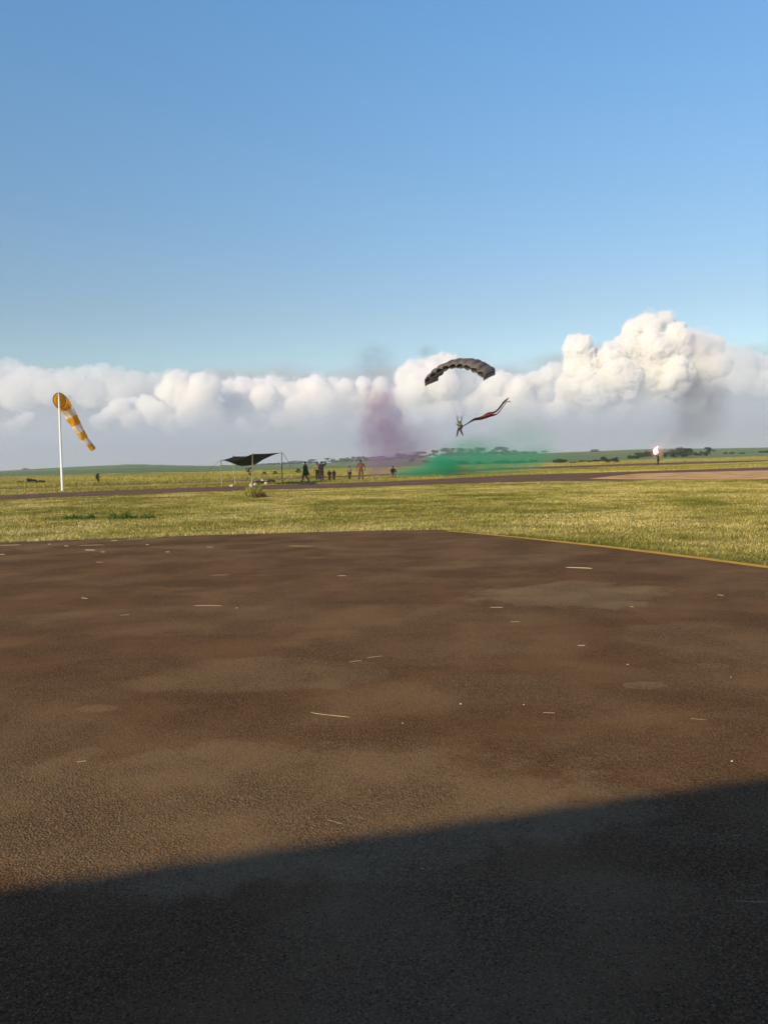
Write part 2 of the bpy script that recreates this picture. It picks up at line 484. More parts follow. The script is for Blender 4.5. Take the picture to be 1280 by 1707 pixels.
# yellow edge marking on the apron
ym, q, b = newmat("worn_yellow_paint")
g = nn(q.nt, 'ShaderNodeNewGeometry'); P = g.outputs['Position']
w1 = q.noise(P, 5.0, 6.0, 0.7); w2 = q.noise(P, 60.0, 3.0, 0.7)
fw = q.ramp(q.math('ADD', q.math('MULTIPLY', w1, 0.6), q.math('MULTIPLY', w2, 0.4)), 0.50, 0.68)
q.L(q.mix(fw, (0.62, 0.34, 0.05), (0.26, 0.16, 0.07)), b.inputs['Base Color']); b.inputs['Roughness'].default_value = 0.9; b.inputs['Specular IOR Level'].default_value = 0.1
def mark():
    f0 = lambda x: apron_edge(x) - 0.22 - 0.33 * sstep(1.0, 5.0, x)
    f1 = lambda x: apron_edge(x) - 0.07
    o = strip("edge_marking", f0, f1, gp(745, 885).x, 12.5, 300, 0.0105, ym, 0.03, seed=11)
mark()

# ------------------------------------------------------------------ grass
GRASS = leafmat("grass_blades", 0.3)
def blades(name, n, x_of, y_of, test, hgt, wid, tone, label=None, lean=0.6, zf=None, cat=None):
    x, y = x_of, y_of
    k = test(x, y)
    x, y = x[k], y[k]; n = len(x)
    z = np.zeros(n) if zf is None else zf(x, y)
    a = RNG.uniform(0, 2 * np.pi, n); h = hgt(x, y) * RNG.uniform(0.55, 1.25, n); w = wid(x, y) * RNG.uniform(0.6, 1.4, n)
    la = RNG.uniform(0, 2 * np.pi, n); ll = h * RNG.uniform(0.1, lean * 1.6, n)
    B = np.stack([x, y, z], 1)
    dx = np.stack([np.cos(a) * w, np.sin(a) * w, np.zeros(n)], 1)
    T = B + np.stack([np.cos(la) * ll, np.sin(la) * ll, h], 1)
    V = np.empty((n, 3, 3)); V[:, 0] = B - dx; V[:, 1] = B + dx; V[:, 2] = T
    F = np.arange(3 * n).reshape(n, 3)
    C = np.repeat(tone(x, y), 3, axis=0)
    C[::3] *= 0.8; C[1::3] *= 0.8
    return tag(mesh_np(name, V.reshape(-1, 3), F, GRASS, np.clip(C, 0, 1)), kind='stuff')
def ramp3(t, cols):
    t = np.clip(t, 0, 1) * (len(cols) - 1)
    i = np.minimum(t.astype(int), len(cols) - 2); f = (t - i)[:, None]
    c = np.array(cols)
    return c[i] * (1 - f) + c[i + 1] * f
def tone_near(x, y):
    n = len(x)
    big = fbm2(x, y, 0.22, 4, 1.0); sm = fbm2(x, y * 1.6, 1.3, 3, 4.0)
    t = 0.52 + big * 0.8 + sm * 0.7 + RNG.normal(0, 0.2, n)
    edge = np.exp(-np.maximum(y - apron_edge(x), 0) / 0.5) * np.where(x > 1.5, 0.35, -0.1)
    t = t - edge
    c = ramp3(t, [(0.15, 0.17, 0.03), (0.32, 0.29, 0.055), (0.50, 0.43, 0.12), (0.75, 0.62, 0.26)])
    return c * RNG.uniform(0.65, 1.3, n)[:, None]
def samp(n, y0, y1, m0=5.0, half=0.50):
    u = RNG.uniform(0, 1, n)
    y = y0 + (y1 - y0) * u
    x = RNG.uniform(-1, 1, n) * (y * half + m0)
    return x, y
def h_near(x, y):
    s = 0.045 * (1 + 0.9 * np.clip(fbm2(x, y, 0.7, 3, 8.0), -0.6, 1.2))
    return s + 0.03 * np.exp(-np.abs(y - apron_edge(x)) / 0.25)
x, y = samp(620000, 9.5, 56)
eoff = lambda x, k: 0.17 * fbm2(x, x * 0, 2.6, 4, k)
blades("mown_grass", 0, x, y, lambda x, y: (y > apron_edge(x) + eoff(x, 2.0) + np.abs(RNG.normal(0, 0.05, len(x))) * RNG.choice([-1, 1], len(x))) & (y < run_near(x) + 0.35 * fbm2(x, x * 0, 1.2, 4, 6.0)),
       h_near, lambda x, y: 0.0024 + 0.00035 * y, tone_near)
def tone_far(x, y):
    n = len(x)
    t = 0.5 + fbm2(x * 0.4, y, 0.12, 4, 2.0) * 0.8 + RNG.normal(0, 0.16, n)
    c = ramp3(t, [(0.18, 0.185, 0.04), (0.33, 0.30, 0.065), (0.50, 0.42, 0.10), (0.64, 0.52, 0.16)])
    return c * RNG.uniform(0.7, 1.25, n)[:, None]
x, y = samp(170000, 50, 150, 8, 0.52)
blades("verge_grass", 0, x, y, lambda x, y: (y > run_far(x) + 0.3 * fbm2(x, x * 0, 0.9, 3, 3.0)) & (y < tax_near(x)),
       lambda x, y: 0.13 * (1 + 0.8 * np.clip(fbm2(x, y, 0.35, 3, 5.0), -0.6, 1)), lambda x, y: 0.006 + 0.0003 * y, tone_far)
x, y = samp(190000, 75, 230, 10, 0.52)
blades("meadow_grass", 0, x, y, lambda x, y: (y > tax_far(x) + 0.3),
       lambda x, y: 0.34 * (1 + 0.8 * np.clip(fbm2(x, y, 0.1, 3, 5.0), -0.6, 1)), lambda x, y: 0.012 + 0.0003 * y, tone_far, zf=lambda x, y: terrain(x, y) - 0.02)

# grass tufts and weeds (countable clumps in the mown field)
def tuft(name, x, y, wpx, hgt, cols, label, n=900, cat="weed clump", lean=0.7, group=None, stalk=0.006):
    c = gp(x, y); wr = wpx / FPX * c.y / 2
    r = np.sqrt(RNG.uniform(0, 1, n)); a = RNG.uniform(0, 2 * np.pi, n)
    bx, by = r * np.cos(a) * wr, r * np.sin(a) * wr * 0.7
    # sub-clumps break the outline
    sc = np.clip(0.6 + 1.3 * fbm2(bx + x, by, 3.5 / max(wr, .2), 3, y), 0.15, 1.6)
    h = hgt * (1.05 - r * 0.75) * sc * RNG.uniform(0.5, 1.3, n)
    la = np.arctan2(by, bx) + RNG.normal(0, 0.8, n); ll = h * RNG.uniform(0.1, lean, n)
    w = stalk * RNG.uniform(0.7, 1.8, n); ww = RNG.uniform(0, 2 * np.pi, n)
    B = np.stack([bx, by, np.zeros(n)], 1); dx = np.stack([np.cos(ww) * w, np.sin(ww) * w, np.zeros(n)], 1)
    Md = B + np.stack([np.cos(la) * ll * 0.35, np.sin(la) * ll * 0.35, h * 0.62], 1)
    T = B + np.stack([np.cos(la) * ll, np.sin(la) * ll, h * 0.95], 1)
    V = np.empty((n, 5, 3)); V[:, 0] = B - dx; V[:, 1] = B + dx; V[:, 2] = Md + dx * 1.1; V[:, 3] = Md - dx * 1.1; V[:, 4] = T
    b5 = (np.arange(n) * 5)[:, None]
    F = np.concatenate([b5 + np.array([[0, 1, 2]]), b5 + np.array([[0, 2, 3]]), b5 + np.array([[3, 2, 4]])])
    C = np.repeat(ramp3(RNG.uniform(0, 1, n), cols) * RNG.uniform(0.7, 1.3, n)[:, None], 5, axis=0)
    o = mesh_np(name, V.reshape(-1, 3), F, GRASS, np.clip(C, 0, 1))
    o.location = (c.x, c.y, 0.0)
    return tag(o, label, cat, group)
GREEN = [(0.06, 0.12, 0.02), (0.13, 0.20, 0.035), (0.22, 0.26, 0.06)]
STRAW = [(0.30, 0.22, 0.08), (0.52, 0.42, 0.16), (0.62, 0.50, 0.24)]
YG = [(0.20, 0.24, 0.04), (0.33, 0.33, 0.07), (0.48, 0.42, 0.10)]
tuft("weed_clump", 132, 865, 55, 0.28, GREEN, "low dark green weed clump in the mown grass below the windsock", 900)
tuft("weed_clump", 204, 865, 50, 0.36, GREEN, "tallest dark green weed clump in the left mown grass", 1000)
tuft("weed_clump", 245, 865, 30, 0.26, GREEN, "small green weed clump right beside the tallest one", 450)
tuft("grass_tussock", 425, 829, 36, 0.85, YG, "tall yellow green tussock in front of the shade net's centre pole", 1300, "grass tussock", 0.5, stalk=0.010)
tuft("dead_weed", 433, 830, 26, 0.42, [(0.10, 0.05, 0.02), (0.22, 0.12, 0.05), (0.34, 0.2, 0.09)], "brown dead weeds at the foot of the tall tussock", 700, "dead weed", 0.9)
tuft("hay_heap", 470, 829, 60, 0.22, STRAW, "pale cut hay heap right of the tall tussock", 1100, "hay", 1.4)
tuft("hay_heap", 895, 811, 80, 0.22, STRAW, "long pale hay heap along the runway edge below the thin green smoke", 1300, "hay", 1.4, stalk=0.01)
tuft("hay_heap", 285, 835, 100, 0.16, STRAW, "flat pale hay swath on the left mown grass nearest the runway", 1200, "hay", 1.6)

# ------------------------------------------------------------------ straws and pebbles lying on the apron
STRAWM = mat("dry_straw", (0.43, 0.36, 0.23), 0.8, 0.15, 20)
STONEM = mat("pale_stone", (0.66, 0.60, 0.50), 0.8, 0.15, 20)
def straw(x0, y0, x1, y1, label, wid=0.004, bend=0.005):
    wid *= 0.62
    a, c = gp(x0, y0), gp(x1, y1)
    mid = (a + c) / 2; d = c - a; n = Vector((-d.y, d.x, 0))
    bend = min(bend, (c - a).length * 0.02); n = n.normalized()
    pts = []
    for k in range(7):
        t = k / 6
        pts.append(a.lerp(c, t) - mid + n * bend * math.sin(math.pi * t) * (1 if (x0 % 2) else -1) + n * bend * 0.5 * math.sin(9 * t + x0) + Vector((0, 0, 0.006 + bend * .3 * math.sin(5 * t + y0) + wid * 0.6)))
    bm = bmesh.new()
    tube(bm, pts, [wid * (0.5 if k in (0, 6) else 1.0) for k in range(7)], 5)
    o = obj("straw", bm, STRAWM); o.location = (mid.x, mid.y, 0.0)
    return tag(o, label, "straw", "dry straws scattered on the asphalt")
for a in [
    (518, 1190, 583, 1198, "long pale straw lying at the middle of the sunlit asphalt", 0.0035),
    (323, 1011, 370, 1011, "straight pale straw on the left asphalt below the tent", 0.005),
    (943, 947, 987, 949, "thick curled straw near the yellow edge line", 0.011),
    (583, 1105, 603, 1103, "left of two short straws lying end to end", 0.004),
    (612, 1098, 638, 1095, "right of two short straws lying end to end", 0.004),
    (817, 1014, 838, 1014, "short bright straw at the lower rim of the big dried puddle", 0.006),
    (128, 1273, 145, 1271, "short pale straw on the left asphalt just below a faint puddle stain", 0.004),
    (1226, 1505, 1282, 1508, "straw lying inside the deep shadow at the right edge", 0.0018),
    (963, 1078, 975, 1078, "tiny straw below the big dried puddle", 0.006),
    (851, 1038, 866, 1038, "faint short straw left of the tiny ones under the big puddle", 0.004),
    (1150, 1200, 1178, 1202, "thin faint straw on the right sunlit asphalt", 0.0015),
    (480, 911, 523, 911, "long thin straw flat near the far asphalt edge", 0.005),
    (563, 961, 577, 961, "short straw above the middle of the asphalt", 0.007),
    (345, 913, 355, 913, "lone crumb of straw right of the scattered pieces near the grass", 0.008),
    (350, 960, 382, 959, "very faint straw left of the middle asphalt", 0.003),
    (136, 998, 146, 999, "short bright straw on the far left asphalt", 0.007),
    (0, 910, 34, 909, "straw at the left end of the far asphalt edge", 0.009),
    (142, 918, 159, 918, "brightest wide straw among the pieces near the left grass edge", 0.014),
    (132, 910, 173, 909, "long straw just under the left grass edge", 0.006),
    (212, 900, 240, 898.5, "straw touching the grass edge left of centre", 0.010),
    (243, 898, 262, 897, "straw touching the grass edge, next to the longer one", 0.010),
    (243, 909, 248, 909, "tiny straw just below the pair touching the grass edge", 0.012),
    (276, 921, 283, 921, "small straw crumb nearest left of centre", 0.010),
    (186, 902, 195, 902, "straw crumb between the grass edge and the long straw", 0.010),
    (80, 908, 85, 908, "small straw crumb left of the bright wide straw", 0.011),
    (107, 911, 114, 911, "short straw crumb close left of the bright wide straw", 0.011),
    (168, 921, 175, 921, "short straw right below the bright wide straw", 0.010),
    (160, 938, 172, 938, "single straw below the scattered group on the far left", 0.006),
    (0, 925, 8, 925, "straw crumb at the left picture edge", 0.010),
    (200, 1027, 216, 1026, "faint straw on the left asphalt above the darker stain", 0.004),
    (1196, 993, 1206, 994, "short straw right of the big dried puddle", 0.005),
    (1050, 1013, 1056, 1013, "crumb of straw at the right end of the big dried puddle", 0.006),
    (545, 1370, 572, 1377, "thin faint straw just above the shadow's edge", 0.0012),
    (905, 1190, 925, 1191, "faint straw below the small round puddle stain", 0.003),
]:
    straw(*a)
def pebble(x, y, r, label, z=1.0):
    r *= .72; c = gp(x, y); bm = bmesh.new()
    vs = ball(bm, (0, 0, 0), (r, r * 0.8, r * 0.6), 3)
    for v in vs:
        v.co *= 1 + 0.18 * math.sin(v.co.x / r * 3 + x) * math.cos(v.co.y / r * 4 + y)
    o = obj("pebble", bm, STONEM, smooth=True); o.location = (c.x, c.y, r * 0.5 + 0.006)
    tag(o, label, "pebble", "loose pebbles on the asphalt")
pebble(1220, 1272, 0.0075, "white pebble on the right just above the shadow's edge")
pebble(705, 1452, 0.004, "tiny white pebble in the shadow near its edge, centre")
pebble(1046, 1110, 0.008, "pale pebble above the small round puddle stain")
pebble(671, 1208, 0.006, "pale pebble right of the long straw")
pebble(768, 1176, 0.009, "pale pebble left of a faint pair of crumbs on the mid asphalt")
pebble(873, 1177, 0.006, "small pebble below the small round puddle stain")
pebble(395, 1015, 0.010, "pale pebble right of the straight straw")
pebble(1218, 1131, 0.006, "small pale pebble at the right of the small puddle stains")

# ------------------------------------------------------------------ windsock
ORANGE = mat("orange_nylon", (0.86, 0.42, 0.02), 0.7, 0.12, 4, trans=0.4)
WHITE = mat("white_nylon", (0.86, 0.83, 0.78), 0.7, 0.10, 4, trans=0.4)
PAINT = mat("white_pole_paint", (0.80, 0.78, 0.74), 0.45, 0.06, 3)
RINGM = mat("dark_ring_metal", (0.05, 0.04, 0.04), 0.5, 0.1, 4)
def windsock():
    D = 60.0
    base = gp(104, 819.5); base.z = 0; D = base.y
    t = thing("windsock", "orange and white striped windsock drooping from a white pole", "windsock", base)
    top = at(98, 654, D) - base
    bm = bmesh.new()
    tube(bm, [(0, 0, 0), top * 0.5, top * 0.93, top], [0.085, 0.078, 0.065, 0.06], 14)
    pole = obj("pole", bm, PAINT, t, True)
    bm = bmesh.new(); box(bm, (0, 0, 0.04), (0.42, 0.42, 0.08)); obj("base_plate", bm, mat("concrete_foot", (0.4, 0.38, 0.34)), t)
    # axis of the sock; it leaves away from the camera, then droops right
    P = [(99, 667, 0.16), (103, 671, 0.75), (111, 682, 1.15), (119, 695, 1.45), (127, 709, 1.7), (135, 722, 1.95), (142.5, 734, 2.2), (149, 741.5, 2.45), (155.5, 749, 2.7)]
    ax = [at(px, py, D + dd) - base for px, py, dd in P]
    rad = [0.545, 0.55, 0.50, 0.44, 0.38, 0.32, 0.27, 0.235, 0.21]
    # dense resample
    N = 64; SEG = 40
    ts = np.linspace(0, len(ax) - 1, N)
    A = np.array([[v.x, v.y, v.z] for v in ax])
    def cat(k, t):
        i = int(min(max(math.floor(t), 0), len(k) - 2)); f = t - i
        p0, p1, p2, p3 = k[max(i - 1, 0)], k[i], k[i + 1], k[min(i + 2, len(k) - 1)]
        return 0.5 * ((2 * p1) + (-p0 + p2) * f + (2 * p0 - 5 * p1 + 4 * p2 - p3) * f * f + (-p0 + 3 * p1 - 3 * p2 + p3) * f ** 3)
    C = np.array([cat(A, s) for s in ts]); Rd = np.interp(ts, range(len(rad)), rad)
    nrm0 = Vector((-0.25, -0.93, -0.10)).normalized()      # mouth faces the viewer
    rings = []
    L = [0.0]
    for i in range(1, N): L.append(L[-1] + float(np.linalg.norm(C[i] - C[i - 1])))
    for i in range(N):
        tg = Vector(C[min(i + 1, N - 1)] - C[max(i - 1, 0)]).normalized()
        w = min(1.0, L[i] / 0.9)
        tg = (-nrm0).lerp(tg, w * w * (3 - 2 * w)).normalized()
        a = tg.cross(Vector((0, 0, 1))).normalized(); b_ = a.cross(tg).normalized()
        row = []
        for k in range(SEG):
            th = 2 * math.pi * k / SEG
            wr = min(1.0, L[i] / 1.2)
            rr = Rd[i] * (1 + wr * (0.05 * math.sin(5 * th + i * 0.15) + 0.04 * math.sin(9 * th - i * 0.32) + 0.035 * math.sin(3 * th + i * 0.55)))
            # underside sags in
            rr *= 1 - wr * 0.10 * max(0, -math.sin(th)) * (1 + 0.6 * math.sin(i * 0.7))
            row.append(Vector(C[i]) + (a * math.cos(th) + b_ * math.sin(th)) * rr)
        rings.append(row)
    bm = bmesh.new()
    vs = [[bm.verts.new(p) for p in r] for r in rings]
    tot = L[-1]
    # stripe ends in photo pixels along the axis -> fractions
    cuts = [0.235, 0.37, 0.515, 0.64, 0.775, 0.89, 1.01]
    for i in range(N - 1):
        fr = L[i] / tot
        k = next(j for j, c_ in enumerate(cuts) if fr < c_)
        for s in range(SEG):
            f = bm.faces.new((vs[i][s], vs[i][(s + 1) % SEG], vs[i + 1][(s + 1) % SEG], vs[i + 1][s]))
            f.material_index = k % 2; f.smooth = True
    obj("sock", bm, [ORANGE, WHITE], t)
    bm = bmesh.new()
    pts = [p for p in rings[0]] + [rings[0][0]]
    tube(bm, pts, 0.028, 8)
    ring = obj("hoop", bm, RINGM, t, True)
    bm = bmesh.new()
    tube(bm, [top * 0.995, rings[0][SEG // 4]], 0.03, 8)
    obj("bracket", bm, RINGM, t, True)
    bm = bmesh.new()
    lo = rings[0][3 * SEG // 4]
    tube(bm, [top * ((lo.z) / top.z), lo], 0.03, 8)
    obj("bracket", bm, RINGM, t, True)
windsock()

# ------------------------------------------------------------------ shade net
NET = mat("black_shade_net", (0.012, 0.015, 0.018), 0.8, 0.25, 8, trans=0.06)
POLEW = mat("pale_timber_pole", (0.30, 0.26, 0.18), 0.8, 0.2, 8)
POLED = mat("dark_timber_pole", (0.13, 0.11, 0.085), 0.8, 0.2, 8)
ROPE = mat("black_rope", (0.04, 0.04, 0.04), 0.8)
def shade_net():
    spec = [("P1", 370, 811, 368.5, 767.5, POLEW), ("P2", 392.5, 808, 388.5, 760.5, POLEW), ("P3", 420, 813.5, 421.3, 756.5, POLEW), ("P4", 471, 805, 469.5, 754.5, POLED)]
    B, T = [], []
    for n, bx, by, tx, ty, m in spec:
        b0 = gp(bx, by); b0.z = 0
        t0 = at(tx, ty, b0.y)
        B.append(b0); T.append(t0)
    org = Vector((sum(b.x for b in B) / 4, sum(b.y for b in B) / 4, 0))
    t = thing("shade_shelter", "black shade net sagging between four thin poles beside the runway", "shelter", org)
    for (n, *_, m), b0, t0 in zip(spec, B, T):
        bm = bmesh.new()
        j = Vector((random.uniform(-.03, .03), 0, 0))
        tube(bm, [b0 - org, (b0 + t0) / 2 - org + j, t0 - org + Vector((0, 0, 0.05))], [0.045, 0.04, 0.034], 8)
        obj("pole", bm, m, t, True)
    # cloth: bilinear patch over P1,P3,P4,P2 with sag
    p1, p2, p3, p4 = [x - org for x in T]
    N = 40
    bm = bmesh.new(); g = []
    belly = at(430, 775, (B[2].y + B[3].y) / 2) - org
    for i in range(N + 1):
        row = []
        for j in range(N + 1):
            u, v = i / N, j / N               # u: left->right, v: front->back
            # corners pulled, edges curved inwards
            e = 0.16
            uu = u + (0.5 - u) * e * math.sin(math.pi * v); vv = v + (0.5 - v) * e * math.sin(math.pi * u)
            p = p1 * (1 - uu) * (1 - vv) + p3 * uu * (1 - vv) + p2 * (1 - uu) * vv + p4 * uu * vv
            w = (math.sin(math.pi * u) * math.sin(math.pi * v)) ** 0.8
            p = p + Vector((0, 0, -0.80 * w - 0.10 * (math.sin(math.pi * u) * (1 - math.sin(math.pi * v)))))
            p.z += 0.025 * math.sin(14 * u + 3 * v) * w + 0.02 * math.sin(23 * v + 5 * u) * w
            row.append(bm.verts.new(p))
        g.append(row)
    for i in range(N):
        for j in range(N):
            bm.faces.new((g[i][j], g[i + 1][j], g[i + 1][j + 1], g[i][j + 1])).smooth = True
    # hanging front flap towards the middle pole
    net = obj("net", bm, NET, t)
    net.modifiers.new("thick", 'SOLIDIFY').thickness = 0.012
    bm = bmesh.new()
    ex = at(353, 779, B[0].y - 1.5) - org
    tube(bm, [p1, p1.lerp(ex, 0.5) + Vector((0, 0, .05)), ex, Vector((ex.x - 1.3, ex.y - .6, 0))], 0.011, 6)
    obj("guy_rope", bm, ROPE, t)
    bm = bmesh.new()
    ex = at(475.5, 761, B[3].y + .5) - org
    tube(bm, [p4, p4.lerp(ex, 0.5) + Vector((0, 0, .06)), ex, Vector((ex.x + .35, ex.y + .8, 1.35))], 0.018, 6)
    obj("guy_rope", bm, ROPE, t)
shade_net()

DARKC = mat("dark_bag_cloth", (0.025, 0.025, 0.03), 0.85, 0.3, 8, bump=0.4)
WHC = mat("white_bag_cloth", (0.50, 0.48, 0.43), 0.85, 0.15, 8, bump=0.4)
def lump(name, x, y, sx, sy, sz, m, label, cat, rz=0.0, seed=0):
    c = gp(x, y); bm = bmesh.new()
    vs = ball(bm, (0, 0, 0), (1, 1, 1), 4)
    P = np.array([list(v.co) for v in vs]); nz = pnoise(P * 1.7 + seed * 7.3) * 0.45 + pnoise(P * 4.1 + seed) * 0.2
    for v, q_ in zip(vs, nz):
        d = v.co.copy(); pw = 0.75
        d = Vector([math.copysign(abs(k) ** pw, k) for k in d]) * (1 + q_)
        d.z = max(d.z, -0.55)
        v.co = Vector((d.x * sx, d.y * sy, (d.z + 0.55) * sz))
    t = thing(name, label, cat, (c.x, c.y, 0), rz)
    obj("bag_body", bm, m, t, True)
    bm = bmesh.new()
    pts = [Vector((sx * 0.45 * math.cos(a), 0, sz * 1.35 + 0.10 * math.sin(a) - 0.02)) for a in np.linspace(0.05, math.pi - 0.05, 9)]
    tube(bm, pts, 0.014, 6)
    obj("handle", bm, m, t, True)
    return t
lump("kit_bag", 432, 808, 0.55, 0.28, 0.20, DARKC, "long dark kit bag on the grass just right of the centre pole", "bag", 0.1, 1)
lump("kit_bag", 451, 805, 0.42, 0.25, 0.18, DARKC, "dark kit bag lying furthest right under the shade net", "bag", -0.1, 2)
lump("sack", 437.5, 806.5, 0.12, 0.12, 0.24, WHC, "upright white sack on the dark kit bags under the net", "sack", 0.3, 3)
lump("sack", 443, 808.5, 0.11, 0.12, 0.15, WHC, "white sack in front of the two dark kit bags", "sack", 0.5, 4)
lump("sack", 425.5, 809.5, 0.12, 0.12, 0.14, WHC, "slanted white sack right against the centre pole", "sack", 1.0, 5)
lump("sack", 418, 811, 0.10, 0.12, 0.13, WHC, "white sack at the left foot of the centre pole", "sack", 0.2, 6)
lump("sack", 386, 811, 0.14, 0.12, 0.09, WHC, "flat white sack between the two left poles", "sack", 0.2, 7)

# ------------------------------------------------------------------ trees
BARK = mat("bark", (0.085, 0.065, 0.05), 0.9, 0.3, 5, bump=0.5)
LEAF = leafmat("leaves", 0.3, 0.22)
def tree_mesh(kind, seed, n_leaf=2600):
    rnd = np.random.default_rng(seed)
    # clump centres in a unit tree: height 1, crown inside
    cl = []
    if kind == 'flat':
        for k in range(22):
            a = rnd.uniform(0, 2 * np.pi); r = 0.62 * np.sqrt(rnd.uniform(0.02, 1))
            cl.append((r * np.cos(a), r * np.sin(a), (0.78 - 0.30 * r * r) * (1 if k % 2 else rnd.uniform(.15, .8)) + rnd.uniform(-.04, .04), rnd.uniform(.17, .28), rnd.uniform(.11, .18)))
        for k in range(20):
            a = rnd.uniform(0, 2 * np.pi); r = 0.7 * np.sqrt(rnd.uniform(0, 1))
            cl.append((r * np.cos(a), r * np.sin(a), rnd.uniform(.08, .34), rnd.uniform(.17, .26), rnd.uniform(.10, .16)))
        lf = 0.04
    elif kind == 'round':
        for k in range(20):
            a = rnd.uniform(0, 2 * np.pi); r = 0.46 * np.sqrt(rnd.uniform(0, 1)); z = 0.52 + rnd.uniform(-.42, .34) * (1 - r * 0.6)
            cl.append((r * np.cos(a), r * np.sin(a), z, rnd.uniform(.13, .21), rnd.uniform(.10, .16)))
        lf = 0.038
    elif kind == 'open':
        for k in range(11):
            a = rnd.uniform(0, 2 * np.pi); r = 0.5 * np.sqrt(rnd.uniform(0.05, 1)); z = 0.68 + rnd.uniform(-.28, .26)
            cl.append((r * np.cos(a), r * np.sin(a), z, rnd.uniform(.09, .17), rnd.uniform(.05, .09)))
        lf = 0.04
    elif kind == 'spiky':
        for k in range(10):
            a = rnd.uniform(0, 2 * np.pi); r = 0.42 * rnd.uniform(0.1, 1); z = 0.55 + rnd.uniform(-.3, .38)
            cl.append((r * np.cos(a), r * np.sin(a), z, rnd.uniform(.08, .17), rnd.uniform(.05, .14)))
        lf = 0.045
    else:  # bush
        for k in range(14):
            a = rnd.uniform(0, 2 * np.pi); r = 0.75 * np.sqrt(rnd.uniform(0, 1)); z = 0.30 + rnd.uniform(-.15, .42) * (1 - r * .7)
            cl.append((r * np.cos(a), r * np.sin(a), z, rnd.uniform(.18, .3), rnd.uniform(.14, .24)))
        lf = 0.06
    cl = np.array(cl)
    i = rnd.integers(0, len(cl), n_leaf)
    d = rnd.normal(size=(n_leaf, 3)); d /= np.linalg.norm(d, axis=1)[:, None]
    d *= (rnd.uniform(0.25, 1, n_leaf) ** 0.45)[:, None] * rnd.uniform(0.85, 1.18, n_leaf)[:, None]
    c = cl[i]
    P = c[:, :3] + d * np.stack([c[:, 3], c[:, 3], c[:, 4]], 1)
    P[:, 2] = np.maximum(P[:, 2], 0.04)
    # leaf sprays: small quads
    u = rnd.normal(size=(n_leaf, 3)); u /= np.linalg.norm(u, axis=1)[:, None]
    w = np.cross(u, rnd.normal(size=(n_leaf, 3))); w /= np.linalg.norm(w, axis=1)[:, None]
    s = (lf * rnd.uniform(.45, 1.15, n_leaf))[:, None]
    V = np.stack([P - u * s, P - w * s * .5, P + u * s, P + w * s * .5], 1).reshape(-1, 3)
    F = np.arange(4 * n_leaf).reshape(-1, 4)
    tone = ramp3(rnd.uniform(0, 1, n_leaf) * .6 + rnd.uniform(0, .4, len(cl))[i], [(0.022, 0.036, 0.014), (0.04, 0.06, 0.02), (0.075, 0.10, 0.032)])
    C = np.repeat(tone, 4, axis=0)
    crown = mesh_np("crown", V, F, LEAF, C)
    bm = bmesh.new()
    th = 0.30 if kind != 'bush' else 0.1
    if kind == 'flat': th = 0.42
    tr = 0.028
    top = Vector((rnd.uniform(-.05, .05), rnd.uniform(-.05, .05), th))
    tube(bm, [(0, 0, -0.03), (0.01, 0, th * .5), top], [tr * 1.5, tr * 1.1, tr], 8)
    for k in range(min(9, len(cl))):
        e = Vector(cl[k][:3]) - Vector((0, 0, cl[k][4] * .3))
        mdl = top.lerp(e, 0.5) + Vector((rnd.uniform(-.04, .04), rnd.uniform(-.04, .04), -0.03))
        tube(bm, [top - Vector((0, 0, .02)), mdl, e], [tr * .65, tr * .4, tr * .15], 6)
    trunk = obj("trunk", bm, BARK, None, True)
    return crown.data, trunk.data, crown, trunk
PROTO = {}
for kind, seeds in {'flat': (1, 2, 3), 'round': (4, 5, 6), 'open': (7, 8), 'spiky': (9, 10), 'bush': (11, 12, 13)}.items():
    PROTO[kind] = []
    for s_ in seeds:
        c, t, oc, ot = tree_mesh(kind, s_, {'spiky': 1300, 'flat': 4200}.get(kind, 3000))
        bpy.data.objects.remove(oc); bpy.data.objects.remove(ot)
        PROTO[kind].append((c, t))
def place_tree(kind, x, ytop, ybase, wpx, label, group=None, Y=None, name=None, cat=None, lean=0.0):
    p = None
    if Y is None:
        p = hit(x, ybase)
    if p is None:
        Y = Y or RIDGE * 0.96
        p = at(x, ybase, Y); p.z = float(terrain(p.x, p.y))
    top = at(x, ytop, p.y)
    h = max(top.z - p.z, 0.4); w = wpx / FPX * p.y
    wx = {'flat': 1.62, 'round': 1.28, 'open': 1.25, 'spiky': 1.1, 'bush': 1.95}[kind]
    hz = {'flat': 0.92, 'round': 1.0, 'open': 1.0, 'spiky': 1.05, 'bush': 0.95}[kind]
    nm = name or {'bush': 'bush'}.get(kind, 'tree')
    t = thing(nm, label, cat or {'bush': 'bush'}.get(kind, 'tree'), p, random.uniform(0, 6.28), group)
    t.scale = (w / wx, w / wx, h / hz)
    if lean: t.rotation_euler = (0, lean, 0)
    c, tr = random.choice(PROTO[kind])
    for n_, me in (('crown', c), ('trunk', tr)):
        o = bpy.data.objects.new(n_, me); COL.objects.link(o); o.parent = t
    return t
ROW = "trees in the distant treeline"
